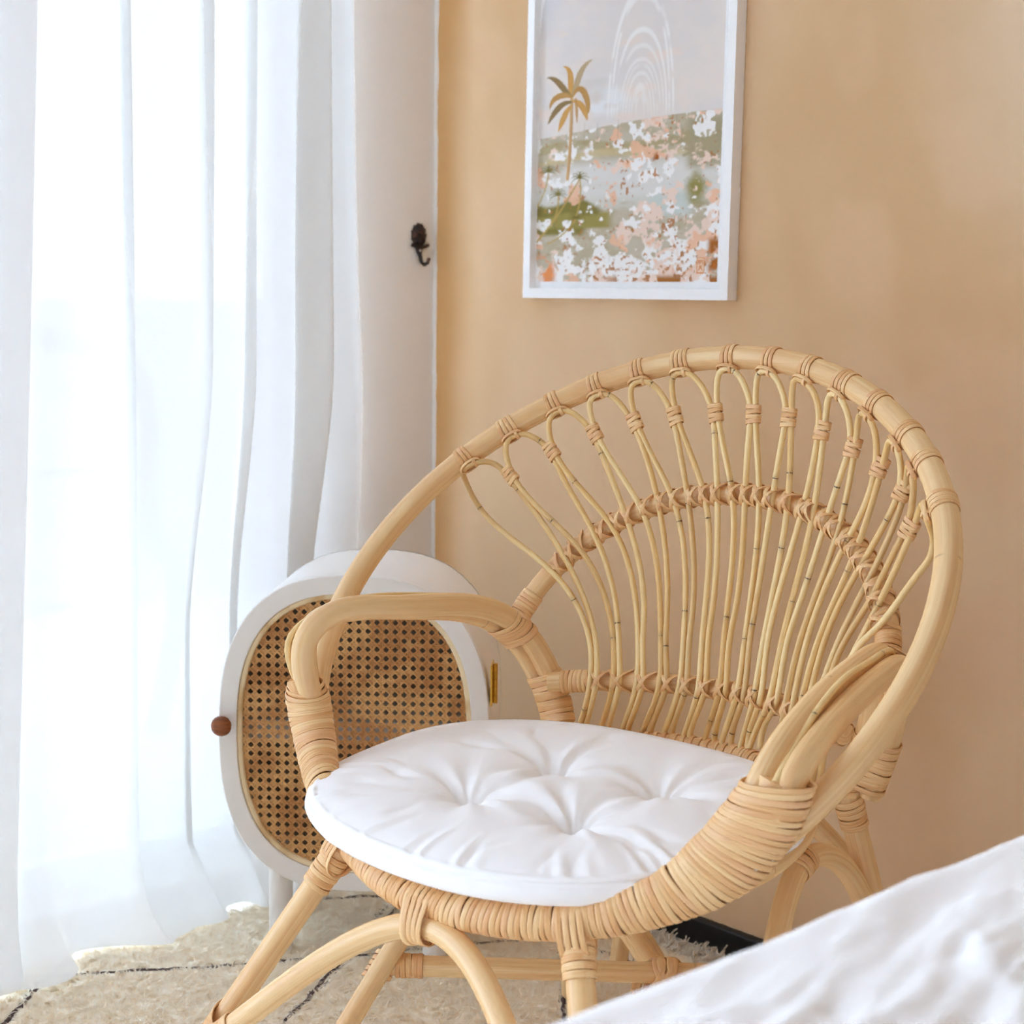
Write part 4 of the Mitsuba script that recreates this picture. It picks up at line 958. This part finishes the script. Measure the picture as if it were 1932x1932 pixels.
def pile(n, x0, x1, y0, y1, ln, wd, seed):
    r = np.random.default_rng(seed)
    p = np.stack([r.uniform(x0, x1, n), r.uniform(y0, y1, n)], 1)
    n3 = np.c_[p, np.zeros(n)]
    d = tree_.query(p)[0] + (meshkit.noise(n3 * 90, 3) - .5) * .0050
    groove = d < .0048
    keep = ~(groove & (r.uniform(size=n) < .6))
    p, d, groove, n3 = p[keep], d[keep], groove[keep], n3[keep]; n = len(p)
    clump = meshkit.fbm(n3 * 130, 2, 5); lay = meshkit.noise(n3 * 60, 8) * 6.28 * 1.5
    az = lay + r.normal(0, .7, n)
    lenr = ln * (.78 + .28 * clump) * r.uniform(.8, 1.15, n) * np.where(groove, .55, np.clip(.75 + d / .03, .75, 1.05))
    leanr = np.clip(r.normal(.95, .2, n), .3, 1.3)
    dirh = np.stack([np.cos(az), np.sin(az)], 1)
    side = np.stack([-dirh[:, 1], dirh[:, 0]], 1)
    base = np.c_[p, np.full(n, .0070)]
    mid = base + np.c_[dirh * (lenr * .42 * np.sin(leanr * .6))[:, None], lenr * .5 * np.cos(leanr * .5)]
    tip = base + np.c_[dirh * (lenr * np.sin(leanr))[:, None], lenr * np.cos(leanr)]
    w = wd * r.uniform(.7, 1.2, n)[:, None]
    s3 = np.c_[side, np.zeros(n)]
    V = np.stack([base - s3 * w, base + s3 * w, mid - s3 * w * .95, mid + s3 * w * .95, tip - s3 * w * .5, tip + s3 * w * .5], 1)
    Fq = np.array([[0, 1, 3], [0, 3, 2], [2, 3, 5], [2, 5, 4]])
    F = (Fq[None] + (np.arange(n) * 6)[:, None, None]).reshape(-1, 3)
    tone = r.uniform(0, 1, n)[:, None] ** 1.5 * .75 + clump[:, None] * .25
    cc = np.array(lin(255, 251, 240)) * (1 - tone) + np.array(lin(240, 224, 200)) * tone
    cc = np.where(groove[:, None], np.array(lin(104, 90, 88)), cc)
    nn_ = norm(np.cross(V[:, 1] - V[:, 0], V[:, 4] - V[:, 0])); nn_ = nn_ * np.sign(nn_[:, 2:3] + 1e-9)
    nn_ = norm(nn_ * .40 + np.array([0, 0, .8]))
    return V.reshape(-1, 3), F, np.repeat(nn_, 6, 0), np.repeat(cc, 6, 0)
scene['mat_pile'] = {'type': 'principledthin', 'base_color': {'type': 'mesh_attribute', 'name': 'vertex_color'}, 'roughness': 0.9, 'diff_trans': 0.8, 'spec_trans': 0.0, 'eta': 1.2}
v, f, n_, c_ = pile(75000, RXa, -1.36, .72, RYb, .0112, .0010, 3)
v2, f2, n2, c2 = pile(18000, -1.36, RXb, .72, RYb, .0098, .0011, 4)
v = np.vstack([v, v2]); f = np.vstack([f, f2 + len(n_)]); n_ = np.vstack([n_, n2]); c_ = np.vstack([c_, c2])
path_ = meshkit.write_ply((v, f), False, None, c_, normals=n_)
k_ = add('pile', {'type': 'ply', 'filename': path_, 'face_normals': False, 'bsdf': {'type': 'ref', 'id': 'mat_pile'}}, rg); labels[k_] = {'kind': 'stuff', 'label': 'cream shag pile with thin dark lines'}
# fringe along the wall side
matte('mat_fringe', lin(222, 214, 200))
r = np.random.default_rng(11); fr_ = []
for i in range(760):
    x = r.uniform(-1.80, -1.28); y = RYb + r.uniform(-.018, .004)
    ln = r.uniform(.018, .040); az = r.normal(math.pi / 2, .7); up = r.uniform(.3, 1.2)
    p0 = np.array([x, y, .006]); d_ = np.array([math.cos(az) * math.cos(up), math.sin(az) * math.cos(up), math.sin(up)])
    p1 = p0 + d_ * ln * .5 + r.normal(0, .0025, 3); p2 = p0 + d_ * ln * .85 + np.array([0, 0, -.006]) + r.normal(0, .005, 3)
    p1[1] = min(p1[1], WY - .017); p2[1] = min(p2[1], WY - .016); p1[2] = max(p1[2], .004); p2[2] = max(p2[2], .003)
    fr_.append(tube_mesh(Path([p0, p1, p2], n=6), .00095, 5, cap=False))
k_ = mesh_part('fringe', join(fr_), 'mat_fringe', rg); labels[k_] = {'kind': 'stuff', 'label': 'loose cream fringe at the rug edge by the black skirting'}
